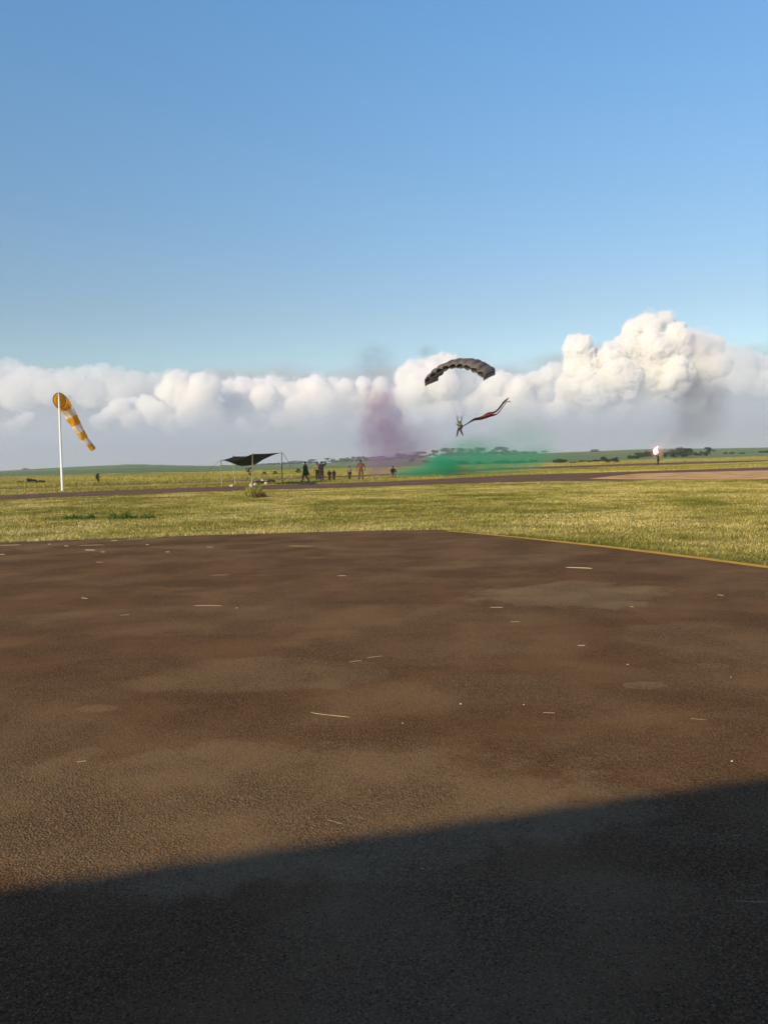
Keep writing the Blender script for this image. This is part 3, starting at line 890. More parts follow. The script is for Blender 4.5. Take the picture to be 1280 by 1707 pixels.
# kind, x, ytop, ybase, width, label
TREES = [
 ('flat', 43, 781, 788, 11, "lone dark tree on the far left horizon left of the windsock pole"),
 ('round', 8, 785, 789, 8, "tiny tree on the horizon at the left picture edge"),
 ('round', 241, 777, 789, 20, "dark round tree standing on the left hill's right slope"),
 ('open', 270, 775, 781, 5, "small thin tree on the crest of the left hill"),
 ('flat', 287, 778, 788, 15, "spreading tree right of the crest at the foot of the left hill"),
 ('bush', 212, 787, 790, 18, "low dark thicket left of the round hill tree"),
 ('bush', 266, 786, 789, 22, "low dark thicket between the two hill foot trees"),
 ('round', 303, 779, 787, 16, "first tree of the long treeline left of the shade net"),
 ('flat', 317, 779.5, 787, 18, "second treeline tree counted from the left hill"),
 ('round', 331, 780, 787, 15, "third treeline tree counted from the left hill"),
 ('flat', 344, 778.5, 787, 18, "fourth treeline tree, just left of the shade net rope"),
 ('round', 357, 778, 786.5, 15, "treeline tree seen at the shade net's left guy rope"),
 ('round', 373, 776, 785, 14, "treeline tree behind the left pole of the shade net"),
 ('flat', 386, 776, 784, 18, "treeline tree between the two left shade net poles"),
 ('round', 402, 774, 783, 16, "tall treeline tree showing just right of the second shade net pole"),
 ('round', 413, 775, 782, 12, "treeline tree just left of the shade net's centre pole"),
 ('flat', 430, 774, 781, 18, "treeline tree under the belly of the black net"),
 ('flat', 446, 772.5, 780, 18, "treeline tree under the right half of the black net"),
 ('round', 460, 771.5, 779, 14, "treeline tree left of the shade net's right pole"),
 ('round', 476, 770, 778, 14, "treeline tree just right of the shade net's right pole"),
 ('flat', 489, 768.5, 777, 18, "flat crowned treeline tree between the shelter and the green coated person"),
 ('round', 501, 768.5, 776.5, 13, "treeline tree directly left of the green coated person"),
 ('flat', 520, 766, 775.5, 18, "square shouldered tree between the green coat and the standing pair"),
 ('round', 541, 768, 775, 10, "low treeline tree right of the person with a raised arm"),
 ('open', 549, 763.5, 774, 16, "feathery leaning tree above the two small children"),
 ('round', 557, 766.5, 774, 11, "low tree right of the feathery leaning tree"),
 ('flat', 570, 764.5, 773.5, 16, "treeline tree left of the small child in pale clothes"),
 ('round', 580, 762.5, 773, 16, "domed tree above the small child in pale clothes"),
 ('flat', 594, 761, 772, 18, "treeline tree left above the orange shirted man"),
 ('round', 605, 759.5, 771.5, 16, "tall domed tree right above the orange shirted man"),
 ('flat', 619, 762, 771, 16, "treeline tree right of the orange shirted man in purple smoke"),
 ('flat', 635, 760.5, 770, 22, "broad tree veiled by the purple smoke, left part"),
 ('round', 650, 761, 769, 15, "low tree veiled by the purple smoke, middle"),
 ('flat', 667, 756, 768, 20, "tall flat topped tree at the purple smoke's right part"),
 ('round', 684, 757, 767, 16, "tree where purple smoke meets the green smoke"),
 ('flat', 699, 753, 766, 26, "wide flat topped tree left of the feathery pair"),
 ('open', 714, 755, 765, 10, "small feathery tree left of the dense green smoke"),
 ('open', 727, 750, 764, 16, "feathery tree above the dense green smoke"),
 ('flat', 743, 747, 763, 22, "left of the two tall merged crowns above the green smoke"),
 ('flat', 762, 746, 762, 24, "right of the two tall merged crowns above the green smoke"),
 ('round', 777, 752, 761, 14, "low crown just right of the parachutist's feet"),
 ('flat', 793, 746, 761, 30, "broad domed tree right below the parachutist"),
 ('round', 812, 752, 760, 14, "low crown between two broad domed trees"),
 ('round', 820, 748, 760, 18, "left shoulder of the highest domed clump under the flag"),
 ('flat', 836, 745, 760, 28, "highest domed tree of the line, below the flag's tip"),
 ('flat', 856, 751, 760, 20, "first tree stepping down right of the highest domed tree"),
 ('round', 870, 752, 760, 18, "second tree stepping down right of the highest domed tree"),
 ('flat', 884, 753, 760, 22, "last full tree of the treeline's right end"),
 ('open', 909, 751, 763, 13, "palm like tree standing alone right of the treeline"),
 ('round', 898, 756, 762, 10, "small tree left of the lone palm like tree"),
]
for k, x, yt, yb, w, lab in TREES:
    if k == 'round' and 295 < x < 720: k, yt = 'bush', yt - 0.6
    place_tree(k, x, yt - 0.8, yb + 1.5, w * 1.3, lab, ROW, name='tree', cat='tree', Y=1040 if x > 300 else 1000)
# second row on the slope, inside the green smoke and hedges
MID = [
 ('bush', 686, 763, 770, 14, "rounded bush on the slope in the purple smoke"),
 ('bush', 711, 765, 772, 15, "bush on the slope left of the dense green smoke"),
 ('bush', 736, 767, 773, 14, "bush on the slope behind the dense green smoke"),
 ('bush', 770, 766, 774, 34, "wide dark bush in the middle of the green smoke"),
 ('bush', 800, 768, 775, 20, "small bush in the green smoke right of the wide one"),
 ('bush', 840, 765, 774, 40, "widest bush in the thin green smoke"),
 ('bush', 868, 766, 773, 24, "bush at the right of the widest green smoked bush"),
 ('bush', 888, 764, 771, 16, "round bush where the green smoke ends"),
 ('bush', 933, 761, 773, 28, "rounded dark bush right of the green smoke"),
 ('bush', 955, 768, 773, 18, "low bush right of the rounded dark bush"),
 ('bush', 973, 766, 771, 22, "low scrub left of the tall twin bushes"),
 ('bush', 992, 765, 771, 20, "scrub next to the tall twin bushes"),
 ('bush', 1006, 758, 770, 11, "upright bush of the twin bushes"),
 ('bush', 1021, 760, 772, 24, "broad bush of the twin bushes"),
 ('flat', 991, 748.5, 753.5, 15, "small dark thicket on the skyline above the scrub"),
 ('bush', 1072, 750, 762, 34, "wide hazy bush left of the burning flare"),
 ('bush', 1055, 757, 765, 22, "low scrub at the left foot of the hazy bush"),
 ('bush', 1137, 738.5, 762, 46, "big round dark tree right of the burning flare"),
 ('bush', 1116, 749, 762, 22, "left skirt bush of the big round tree"),
 ('bush', 1160, 752, 760, 16, "low bush between the big round tree and the spiky tree"),
 ('spiky', 1184, 743.5, 759, 26, "ragged spiky tree right of the big round tree"),
 ('bush', 1173, 750, 760, 16, "dense bush at the spiky tree's left foot"),
 ('bush', 1209, 752, 757, 8, "small upright bush on the right field, leftmost of three"),
 ('bush', 1220, 751, 757, 10, "small upright bush on the right field, middle of three"),
 ('bush', 1236, 753, 756.5, 13, "small low bush on the right field, rightmost of three"),
 ('bush', 1275, 749, 755, 22, "hedge bush at the right picture edge"),
]
for k, x, yt, yb, w, lab in MID:
    place_tree(k, x, yt, yb, w * 1.1, lab, None)
place_tree('bush', 52, 795, 806, 20, "rounded green bush in the meadow left of the windsock pole")
place_tree('bush', 68, 798, 806, 20, "low spreading bush beside the rounded meadow bush")
place_tree('bush', 34, 800, 806, 12, "leftmost low bush in the meadow")
place_tree('spiky', 167, 788, 806, 15, "dark leaning shrub in the meadow right of the windsock tip", name='shrub', cat='shrub', lean=-0.35)
place_tree('spiky', 417, 778, 796, 15, "dark sapling behind the centre pole of the shade net", name='sapling', cat='sapling')
place_tree('spiky', 441, 785, 793, 12, "low sapling in the meadow under the net's right half", name='sapling', cat='sapling')
place_tree('spiky', 459, 784, 793, 14, "low sapling in the meadow near the shelter's right pole", name='sapling', cat='sapling')
place_tree('spiky', 497, 780, 791, 16, "thin grey sapling left of the green coated person", name='sapling', cat='sapling')

# ------------------------------------------------------------------ people
SKIN = mat("dark_skin", (0.075, 0.042, 0.028), 0.6, 0.08, 10)
HAIR = mat("black_hair", (0.010, 0.009, 0.008), 0.8)
EYE = mat("eye_white", (0.5, 0.48, 0.45), 0.3)
BOOT = mat("black_boot", (0.012, 0.011, 0.010), 0.5)
def skin_mesh(name, V, E, Rr, m, parent, sub=1, root=0):
    me = bpy.data.meshes.new(name); me.from_pydata([tuple(v) for v in V], E, [])
    o = bpy.data.objects.new(name, me); COL.objects.link(o)
    md = o.modifiers.new("s", 'SKIN'); md.use_smooth_shade = True
    for i, r in enumerate(Rr):
        sv = me.skin_vertices[0].data[i]
        sv.radius = (r if isinstance(r, tuple) else (r, r)); sv.use_root = (i == root)
    sb = o.modifiers.new("u", 'SUBSURF'); sb.levels = sub; sb.render_levels = sub
    bpy.context.view_layer.update()
    dg = bpy.context.evaluated_depsgraph_get()
    m2 = bpy.data.meshes.new_from_object(o.evaluated_get(dg))
    bpy.data.objects.remove(o)
    m2.name = name; m2.materials.clear()
    return link(name, m2, m, parent)
BASE = dict(pelvis=(0, 0, .95), waist=(0, 0, 1.10), chest=(0, 0, 1.30), neck=(0, -.01, 1.47), throat=(0, 0, 1.53), head=(0, .015, 1.61), crown=(0, .01, 1.69),
            shL=(-.18, 0, 1.41), elL=(-.24, -.02, 1.13), wrL=(-.25, .05, .88), haL=(-.25, .08, .80),
            shR=(.18, 0, 1.41), elR=(.24, -.02, 1.13), wrR=(.25, .05, .88), haR=(.25, .08, .80),
            hiL=(-.09, 0, .90), knL=(-.10, .02, .50), anL=(-.11, -.01, .09), toL=(-.13, .15, .035),
            hiR=(.09, 0, .90), knR=(.10, .02, .50), anR=(.11, -.01, .09), toR=(.13, .15, .035))
def person(loc, rz, pose, H, label, top=None, legs=None, topr=0.02, coat=None, sleeves=True, helmet=None, extra=None, legr=0.016, hairm=HAIR, z0=0.0):
    J = {k: Vector(v) for k, v in BASE.items()}
    for k, v in pose.items(): J[k] = Vector(v)
    t = thing("person", label, "person", (loc[0], loc[1], z0), rz)
    s = H / 1.75; t.scale = (s, s, s)
    names = ['pelvis', 'waist', 'chest', 'neck', 'throat', 'head', 'crown', 'shL', 'elL', 'wrL', 'haL', 'shR', 'elR', 'wrR', 'haR', 'hiL', 'knL', 'anL', 'toL', 'hiR', 'knR', 'anR', 'toR']
    rad = dict(pelvis=(.13, .10), waist=(.125, .09), chest=(.145, .105), neck=(.07, .07), throat=(.055, .055), head=(.085, .10), crown=(.06, .07),
               shL=.062, elL=.043, wrL=.027, haL=(.034, .018), hiL=.088, knL=.058, anL=.038, toL=.034)
    for k in ('sh', 'el', 'wr', 'ha', 'hi', 'kn', 'an', 'to'): rad[k + 'R'] = rad[k + 'L']
    V = [J[n] for n in names]; ix = {n: i for i, n in enumerate(names)}; Rr = [rad[n] for n in names]
    E = [(ix[a], ix[b]) for a, b in [('pelvis', 'waist'), ('waist', 'chest'), ('chest', 'neck'), ('neck', 'throat'), ('throat', 'head'), ('head', 'crown'),
         ('chest', 'shL'), ('shL', 'elL'), ('elL', 'wrL'), ('wrL', 'haL'), ('chest', 'shR'), ('shR', 'elR'), ('elR', 'wrR'), ('wrR', 'haR'),
         ('pelvis', 'hiL'), ('hiL', 'knL'), ('knL', 'anL'), ('anL', 'toL'), ('pelvis', 'hiR'), ('hiR', 'knR'), ('knR', 'anR'), ('anR', 'toR')]]
    # fingers and thumb on each hand
    for sd_ in 'LR':
        w, h = J['wr' + sd_], J['ha' + sd_]
        d = (h - w).normalized(); side = d.cross(Vector((1, 0, 0)))
        side = side.normalized() if side.length > .2 else Vector((0, 1, 0))
        curl = d.cross(side).normalized() * (-1 if sd_ == 'L' else 1)
        for fi, (off, ln) in enumerate([(-.027, .062), (-.009, .074), (.009, .070), (.026, .054)]):
            b0 = h + side * off + d * .022
            a1 = b0 + d * ln * .5 + curl * .006; a2 = b0 + d * ln * .92 + curl * .022
            n0 = len(V); V += [b0, a1, a2]; Rr += [.0095, .0088, .0072]
            E += [(ix['ha' + sd_], n0), (n0, n0 + 1), (n0 + 1, n0 + 2)]
        b0 = w.lerp(h, .45) - side * .03; a1 = b0 - side * .02 + d * .03; a2 = a1 + d * .028 - side * .004
        n0 = len(V); V += [b0, a1, a2]; Rr += [.012, .010, .008]
        E += [(ix['wr' + sd_], n0), (n0, n0 + 1), (n0 + 1, n0 + 2)]
    body = skin_mesh("body", V, E, Rr, SKIN, t)
    # nose, brow, ears, jaw shaped into the head
    hc = J['head']
    up = (J['crown'] - J['throat']).normalized()
    for v in body.data.vertices:
        r = v.co - hc
        if r.length < .16 and r.dot(up) > -.09:
            if r.y > .06 and abs(r.x) < .03 and -.045 < r.z < .015: v.co.y += .02
            if abs(r.x) > .06 and abs(r.y) < .03 and abs(r.z) < .035: v.co.x += math.copysign(.012, r.x)
    for sx in (-.033, .033):
        bm = bmesh.new(); ball(bm, hc + Vector((sx, .088, .012)), (.012, .008, .008), 2); obj("eye", bm, EYE, t, True)
    bm = bmesh.new()
    if helmet:
        ball(bm, hc + Vector((0, -.01, .055)), (.118, .135, .105), 3); obj("helmet", bm, helmet, t, True)
    else:
        vs = ball(bm, hc + Vector((0, -.018, .045)), (.098, .112, .088), 3)
        for v in vs:
            if v.co.y > hc.y + .055 and v.co.z < hc.z + .075: v.co.y = hc.y + .055
        obj("hair", bm, hairm, t, True)
    if top:
        n2 = ['waist', 'pelvis', 'chest', 'shL', 'elL', 'shR', 'elR'] + (['wrL', 'wrR'] if sleeves else [])
        VV = [J[n] for n in n2]
        VV[1] = J['pelvis'] + Vector((0, 0, .02)); VV.append(J['neck'] - Vector((0, 0, .01)))
        k = topr
        RR = [(.135 + k, .10 + k), (.142 + k, .112 + k), (.158 + k, .118 + k), .072 + k, .052 + k, .072 + k, .052 + k] + ([.036 + k * .6] * 2 if sleeves else []) + [.068 + k * .4]
        i2 = {n: i for i, n in enumerate(n2)}
        EE = [(0, 1), (0, 2), (2, 3), (3, 4), (2, 5), (5, 6), (2, len(VV) - 1)]
        if sleeves: EE += [(4, 7), (6, 8)]
        else:
            VV[4] = VV[3].lerp(VV[4], .7); VV[6] = VV[5].lerp(VV[6], .7)
        skin_mesh("shirt", VV, EE, RR, top, t)
    if legs:
        k = legr
        n2 = ['pelvis', 'hiL', 'knL', 'anL', 'hiR', 'knR', 'anR']
        VV = [J[n] for n in n2]
        VV[3] = VV[2].lerp(VV[3], .93); VV[6] = VV[5].lerp(VV[6], .93)
        RR = [(.135 + k, .108 + k), .094 + k, .068 + k, .05 + k, .094 + k, .068 + k, .05 + k]
        skin_mesh("trousers", VV, [(0, 1), (1, 2), (2, 3), (0, 4), (4, 5), (5, 6)], RR, legs, t)
        for sd_ in 'LR':
            a, o_ = J['an' + sd_], J['to' + sd_]
            bm = bmesh.new()
            d = (o_ - a); tip = o_ + Vector((d.x, d.y, 0)) * .35
            tube(bm, [a + Vector((0, 0, .06)), a, a.lerp(o_, .5), o_, tip], [.055, .056, .052, .05, .03], 10)
            obj("boot", bm, BOOT, t, True)
    if coat:
        m, flare, zb = coat
        bm = bmesh.new(); rings = []
        for i in range(14):
            f = i / 13; z = 1.42 * (1 - f) + zb * f
            r = .17 * (1 - f) + flare * f + .015 * math.sin(f * 7)
            row = []
            for k in range(28):
                th = 2 * math.pi * k / 28
                rr = r * (1 + .07 * f * math.sin(5 * th) + .06 * f * math.sin(3 * th + 1))
                row.append(bm.verts.new((rr * 1.05 * math.cos(th) - .10 * f * f, rr * .72 * math.sin(th) - .10 * f * f, z - .05 * f * math.sin(th * 2))))
            rings.append(row)
        for i in range(13):
            for k in range(28):
                bm.faces.new((rings[i][k], rings[i][(k + 1) % 28], rings[i + 1][(k + 1) % 28], rings[i + 1][k]))
        bm.faces.new(rings[0][::-1])
        obj("coat", bm, m, t, True).modifiers.new("thick", 'SOLIDIFY').thickness = 0.015
    if extra: extra(t, J)
    return t
C = lambda n, c, v=.25, s=7: mat(n, c, .85, v, s, bump=.3)
GCOAT = C("green_coat_cloth", (0.016, 0.026, 0.018)); MAROON = C("maroon_cloth", (0.10, 0.02, 0.035)); CAMO = C("tan_camouflage", (0.20, 0.165, 0.085), .7, 9)
DKCL = C("dark_brown_cloth", (0.028, 0.018, 0.016)); DKB = C("black_cloth", (0.015, 0.014, 0.016)); ORSH = C("rust_orange_cloth", (0.13, 0.048, 0.030)); RUSTT = C("brown_trouser_cloth", (0.12, 0.06, 0.04), .4)
PALE = C("pale_grey_cloth", (0.17, 0.15, 0.13), .5); GREYC = C("grey_brown_cloth", (0.13, 0.10, 0.08)); KHAKI = C("khaki_camouflage", (0.15, 0.135, 0.085), .6, 9)
def gpos(x, y): p = gp(x, y); return (p.x, p.y)
walk = dict(knL=(-.10, .16, .52), anL=(-.10, .24, .10), toL=(-.11, .42, .05), knR=(.10, -.02, .50), anR=(.12, -.26, .12), toR=(.12, -.12, .04), elL=(-.25, -.12, 1.14), wrL=(-.24, -.10, .90), haL=(-.24, -.08, .82), elR=(.25, .06, 1.14), wrR=(.24, .20, .94), haR=(.24, .24, .87))
person(gpos(509.5, 803.5), R(75), walk, 1.86, "person in a long dark green coat walking, leftmost of the people", top=GCOAT, legs=MAROON, coat=(GCOAT, .36, .60))
person(gpos(529.5, 801), R(15), dict(wrL=(-.33, .0, .88), haL=(-.345, .01, .80), elL=(-.29, -.02, 1.13)), 1.84, "person in a tan camouflage shirt and dark trousers with one arm hanging", top=CAMO, legs=DKCL, legr=.03)
person(gpos(536.5, 801), R(-10), dict(elR=(.40, .05, 1.40), wrR=(.30, .12, 1.62), haR=(.24, .13, 1.68), elL=(-.28, .15, 1.15), wrL=(-.15, .30, 1.05), haL=(-.09, .33, 1.03)), 1.84, "person in dark clothes shading the eyes with a raised arm", top=DKB, legs=DKCL, legr=.03)
stand = dict(elL=(-.27, -.02, 1.15), wrL=(-.22, .10, .95), haL=(-.19, .13, .90), elR=(.27, -.02, 1.15), wrR=(.22, .10, .95), haR=(.19, .13, .90))
person(gpos(549.3, 801.5), R(20), stand, 1.02, "small child in dark clothes, left of two standing together", top=DKCL, legs=RUSTT, topr=.05, legr=.04)
person(gpos(556.8, 801.5), R(-25), stand, 1.04, "small child in dark clothes, right of two standing together", top=DKB, legs=DKCL, topr=.05, legr=.04)
person(gpos(583, 800), R(160), dict(anL=(-.05, 0, .09), anR=(.06, -.02, .09)), 1.36, "thin child in pale grey clothes standing alone", top=PALE, legs=DKCL, sleeves=False)
person(gpos(602, 800.5), R(178), dict(elL=(-.34, .0, 1.16), wrL=(-.36, .07, .92), haL=(-.36, .10, .84), elR=(.33, .0, 1.16), wrR=(.37, .05, .92), haR=(.375, .07, .84), knL=(-.14, .04, .5), anL=(-.15, .02, .09), knR=(.15, -.04, .5), anR=(.20, -.08, .09), toL=(-.18, .18, .035), toR=(.23, .08, .035)), 1.86, "man in a rust orange shirt with arms held out", top=ORSH, legs=RUSTT, sleeves=False)
kneel = dict(pelvis=(0, -.12, .42), waist=(0, -.10, .58), chest=(0, -.04, .80), neck=(0, 0, .96), throat=(0, .01, 1.02), head=(0, .03, 1.10), crown=(0, .03, 1.18),
             shL=(-.18, 0, .90), elL=(-.27, .10, .66), wrL=(-.12, .28, .62), haL=(-.06, .32, .62), shR=(.18, 0, .90), elR=(.28, .10, .68), wrR=(.16, .30, .60), haR=(.10, .34, .58),
             hiL=(-.10, -.10, .38), knL=(-.14, .30, .40), anL=(-.13, .22, .07), toL=(-.13, .38, .03), hiR=(.10, -.10, .38), knR=(.16, .26, .08), anR=(.14, -.14, .07), toR=(.14, -.26, .05))
person(gpos(655.5, 797.5), R(200), kneel, 1.72, "person kneeling in the grass at the green smoke's left edge", top=DKCL, legs=GREYC)

# flare holder
FLAREP = gp(1097, 775.5)
holdp = dict(elR=(.20, .28, 1.42), wrR=(.06, .38, 1.62), haR=(.04, .40, 1.69), elL=(-.20, .26, 1.40), wrL=(-.06, .38, 1.58), haL=(-.03, .40, 1.65), hiL=(-.08, 0, .90), anL=(-.07, 0, .09), anR=(.07, 0, .09))
fp = person((FLAREP.x, FLAREP.y), R(75), holdp, 1.80, "person in black holding a burning red flare overhead", top=DKB, legs=DKB, topr=.06, legr=.06)
FD = FLAREP.y
fc = at(1094.5, 757.5, FD)
hand = Matrix.Translation((FLAREP.x, FLAREP.y, 0)) @ Matrix.Rotation(R(75), 4, 'Z') @ (Vector((.01, .42, 1.70)) * (1.80 / 1.75))
flare = thing("signal_flare", "burning signal flare with a white and red flame, held up by the person in black", "flare", hand)
bm = bmesh.new(); tube(bm, [(0, 0, -.16), (0, 0, .16)], .022, 10); obj("flare_tube", bm, mat("red_tube", (0.4, 0.03, 0.03)), flare, True)
def emit(name, col, st):
    m = bpy.data.materials.new(name); m.use_nodes = True; nt = m.node_tree
    nt.nodes.clear(); o = nn(nt, 'ShaderNodeOutputMaterial'); e = nn(nt, 'ShaderNodeEmission')
    tc = nn(nt, 'ShaderNodeTexCoord'); n = nn(nt, 'ShaderNodeTexNoise', i_Scale=3.0); nt.links.new(tc.outputs['Object'], n.inputs['Vector'])
    mx = nn(nt, 'ShaderNodeMix', data_type='RGBA'); mx.inputs[6].default_value = (*[c * .8 for c in col], 1); mx.inputs[7].default_value = (*col, 1); nt.links.new(n.outputs[0], mx.inputs[0])
    nt.links.new(mx.outputs[2], e.inputs['Color']); e.inputs['Strength'].default_value = st; nt.links.new(e.outputs[0], o.inputs['Surface'])
    return m
bm = bmesh.new()
vs = ball(bm, (0, 0, 0), (1, 1, 1), 4)
P = np.array([list(v.co) for v in vs]); nz = pnoise(P * 2.2 + 3.3)
for v, k in zip(vs, nz):
    z = v.co.z; w = (0.29 * math.sqrt(max(0, 1 - z * z)) if z < 0 else 0.29 * (1 - z) ** .8) / max(1e-3, math.sqrt(max(1e-6, 1 - z * z))) * (1 + .5 * k)
    v.co = Vector((v.co.x * w * (1 + k * .8) + .42 * max(z, 0) ** 1.5, v.co.y * w * (1 + k * .8), (.95 * z if z > 0 else .35 * z) + .42 + .1 * k))
obj("flame", bm, emit("flare_flame", (1.0, 0.74, 0.70), 7.0), flare, True)

# ------------------------------------------------------------------ parachutist, parachute and flag
JD = 90.0
JP = at(766.5, 727.5, JD)
JS = 1.72
CAMG = C("green_camouflage", (0.13, 0.12, 0.08), .7, 9)
fly = dict(pelvis=(0, 0, .95), elL=(-.30, .10, 1.30), wrL=(-.34, .16, 1.56), haL=(-.33, .16, 1.64), elR=(.30, .08, 1.28), wrR=(.34, .12, 1.50), haR=(.33, .12, 1.58),
           hiL=(-.10, 0, .90), knL=(-.30, .20, .56), anL=(-.42, .04, .16), toL=(-.50, .18, .08), hiR=(.10, 0, .90), knR=(.20, .16, .54), anR=(.33, .02, .12), toR=(.38, .17, .06))
HD = Vector((-0.62, -0.785, 0))             # heading: towards the viewer's left
RZ = math.atan2(-HD.x, HD.y)
def pack(t, J):
    bm = bmesh.new()
    vs = ball(bm, (.04, -.28, 1.16), (.25, .20, .33), 3)
    obj("parachute_pack", bm, DKB, t, True)
    bm = bmesh.new()
    for sx in (-1, 1):
        tube(bm, [(sx * .13, -.12, 1.05), (sx * .13, .12, 1.12), (sx * .13, .15, 1.34), (sx * .13, .02, 1.49), (sx * .13, -.12, 1.42)], .022, 6)
    tube(bm, [(-.13, .15, 1.26), (.13, .15, 1.26)], .018, 6)
    obj("harness", bm, DKB, t, True)
jp = person((JP.x, JP.y), RZ, fly, JS, "parachutist in camouflage hanging in the air with both hands raised", top=CAMG, legs=DKCL, topr=.05, helmet=C("khaki_helmet", (0.10, 0.09, 0.06)), extra=pack, legr=.045, z0=JP.z)
def parachute():
    cen = at(765, 607, JD); cen = Vector((cen.x, cen.y, cen.z))
    Vx = Vector((-HD.y, HD.x, 0)).normalized()     # span axis
    if Vx.x < 0: Vx = -Vx
    NC, SUB, NK = 9, 8, 18
    span, arc = 8.4, R(83)
    Rr_ = span / arc                               # radius of arch
    chord = 3.1
    tchute = thing("parachute", "dark grey ram air parachute canopy arched above the parachutist", "parachute", cen)
    pitch = R(8)
    cd = (-HD * math.cos(pitch) + Vector((0, 0, .33))).normalized()
    def pt(s, c, side):
        """s -1..1 along span, c 0..1 nose to tail, side +1 top -1 bottom"""
        th = s * arc / 2 * 1.0
        nrm = Vx * math.sin(th) + Vector((0, 0, 1)) * math.cos(th)
        base = nrm * Rr_ - Vector((0, 0, Rr_))
        ch = chord * (1 - .10 * s * s)
        thick = .52 * (1.0 - .35 * abs(s) ** 3) * ((c ** .5) * (1 - c) * 1.9 + .10 * (1 - c) + .01)
        cell = (s + 1) / 2 * NC; fr = cell - math.floor(cell)
        bul = .30 * (abs(math.sin(math.pi * fr)) ** .6) * (1 - c * .35)
        half = .07 * abs(math.sin(2 * math.pi * fr)) * 0
        off = thick + bul if side > 0 else -bul * .55
        x = (c - .45) * ch
        tail = -.22 * max(0, c - .72) ** 1.2 * (1 + .4 * math.sin(s * 21))       # brakes pull the tail down
        w = .035 * math.sin(s * 37 + c * 5)
        return base + nrm * (off + tail * 3 * .5 + w) + cd * x
    NS = NC * SUB
    bm = bmesh.new()
    G = {}
    for sd_ in (1, -1):
        for i in range(NS + 1):
            for k in range(NK + 1):
                G[sd_, i, k] = bm.verts.new(pt(-1 + 2 * i / NS, k / NK, sd_))
    for i in range(NS):
        for k in range(NK):
            for sd_ in (1, -1):
                q_ = (G[sd_, i, k], G[sd_, i + 1, k], G[sd_, i + 1, k + 1], G[sd_, i, k + 1])
                f = bm.faces.new(q_ if sd_ > 0 else q_[::-1]); f.smooth = True
        bm.faces.new((G[1, i, NK], G[1, i + 1, NK], G[-1, i + 1, NK], G[-1, i, NK]))
    CAN = mat("grey_ripstop", (0.17, 0.148, 0.13), .6, .45, 1.2, trans=.3)
    obj("canopy", bm, CAN, tchute)
    bm = bmesh.new()                                # ribs between the cells
    for j in range(NC + 1):
        s = -1 + 2 * j / NC
        top_ = [bm.verts.new(pt(s, k / NK, 1) * 1.0) for k in range(NK + 1)]
        bot_ = [bm.verts.new(pt(s, k / NK, -1) * 1.0 + Vector((0, 0, -.02))) for k in range(NK + 1)]
        for k in range(NK):
            bm.faces.new((top_[k], top_[k + 1], bot_[k + 1], bot_[k]))
    obj("rib", bm, mat("dark_rib_cloth", (0.035, 0.033, 0.03), .8, .2), tchute)
    for sx in (-1, 1):                              # stabiliser flaps at the tips
        bm = bmesh.new()
        r0 = [pt(sx, k / NK, -1) for k in range(NK + 1)]
        a = [bm.verts.new(p) for p in r0]
        b_ = [bm.verts.new(p + Vector((0, 0, -.30 - .10 * abs(math.sin(k * .9))))) for k, p in enumerate(r0)]
        for k in range(NK): bm.faces.new((a[k], a[k + 1], b_[k + 1], b_[k]))
        obj("stabiliser", bm, CAN, tchute)
    # slider, risers and lines
    sc = JS / 1.75
    rot = Matrix.Rotation(RZ, 4, 'Z')
    def J2(p): return Vector((JP.x, JP.y, JP.z)) + rot @ (Vector(p) * sc) - cen
    sl = [J2((sx * .33, sy * .12, 2.22 + (.06 if sx > 0 else 0))) for sx, sy in ((-1, 1), (1, 1), (1, -1), (-1, -1))]
    bm = bmesh.new()
    vs = [bm.verts.new(p) for p in sl]; bm.faces.new(vs)
    bmesh.ops.subdivide_edges(bm, edges=bm.edges[:], cuts=4, use_grid_fill=True)
    for v in bm.verts: v.co.z += .06 * math.sin(v.co.x * 9)
    so_ = obj("slider", bm, CAN, tchute); so_.modifiers.new("t", 'SOLIDIFY').thickness = .02
    bm = bmesh.new()
    for k, (sx, sy) in enumerate(((-1, 1), (1, 1), (1, -1), (-1, -1))):
        tube(bm, [J2((sx * .13, sy * .03, 1.47)), J2((sx * .24, sy * .05, 1.80)), sl[k]], .028, 6)
    obj("riser", bm, DKB, tchute)
    bm = bmesh.new()
    for k, (sx, sy) in enumerate(((-1, 1), (1, 1), (1, -1), (-1, -1))):
        for j in range(NC + 1):
            s = -1 + 2 * j / NC
            sp = 1 if Vx.dot(rot @ Vector((1, 0, 0))) > 0 else -1
            if s * sp * sx <= 0: continue
            for c_ in ((.08, .35) if sy > 0 else (.6, .85)):
                tube(bm, [sl[k], pt(s, c_, -1)], .0016, 3)
    for sx in (-1, 1):
        sp = 1 if Vx.dot(rot @ Vector((1, 0, 0))) > 0 else -1
        tube(bm, [J2((sx * .33, .14, 1.62)), J2((sx * .33, -.05, 2.22)), pt(sx * sp * .8, 1, -1)], .0016, 3)
    obj("lines", bm, mat("line_cord", (0.25, 0.24, 0.22)), tchute)
parachute()
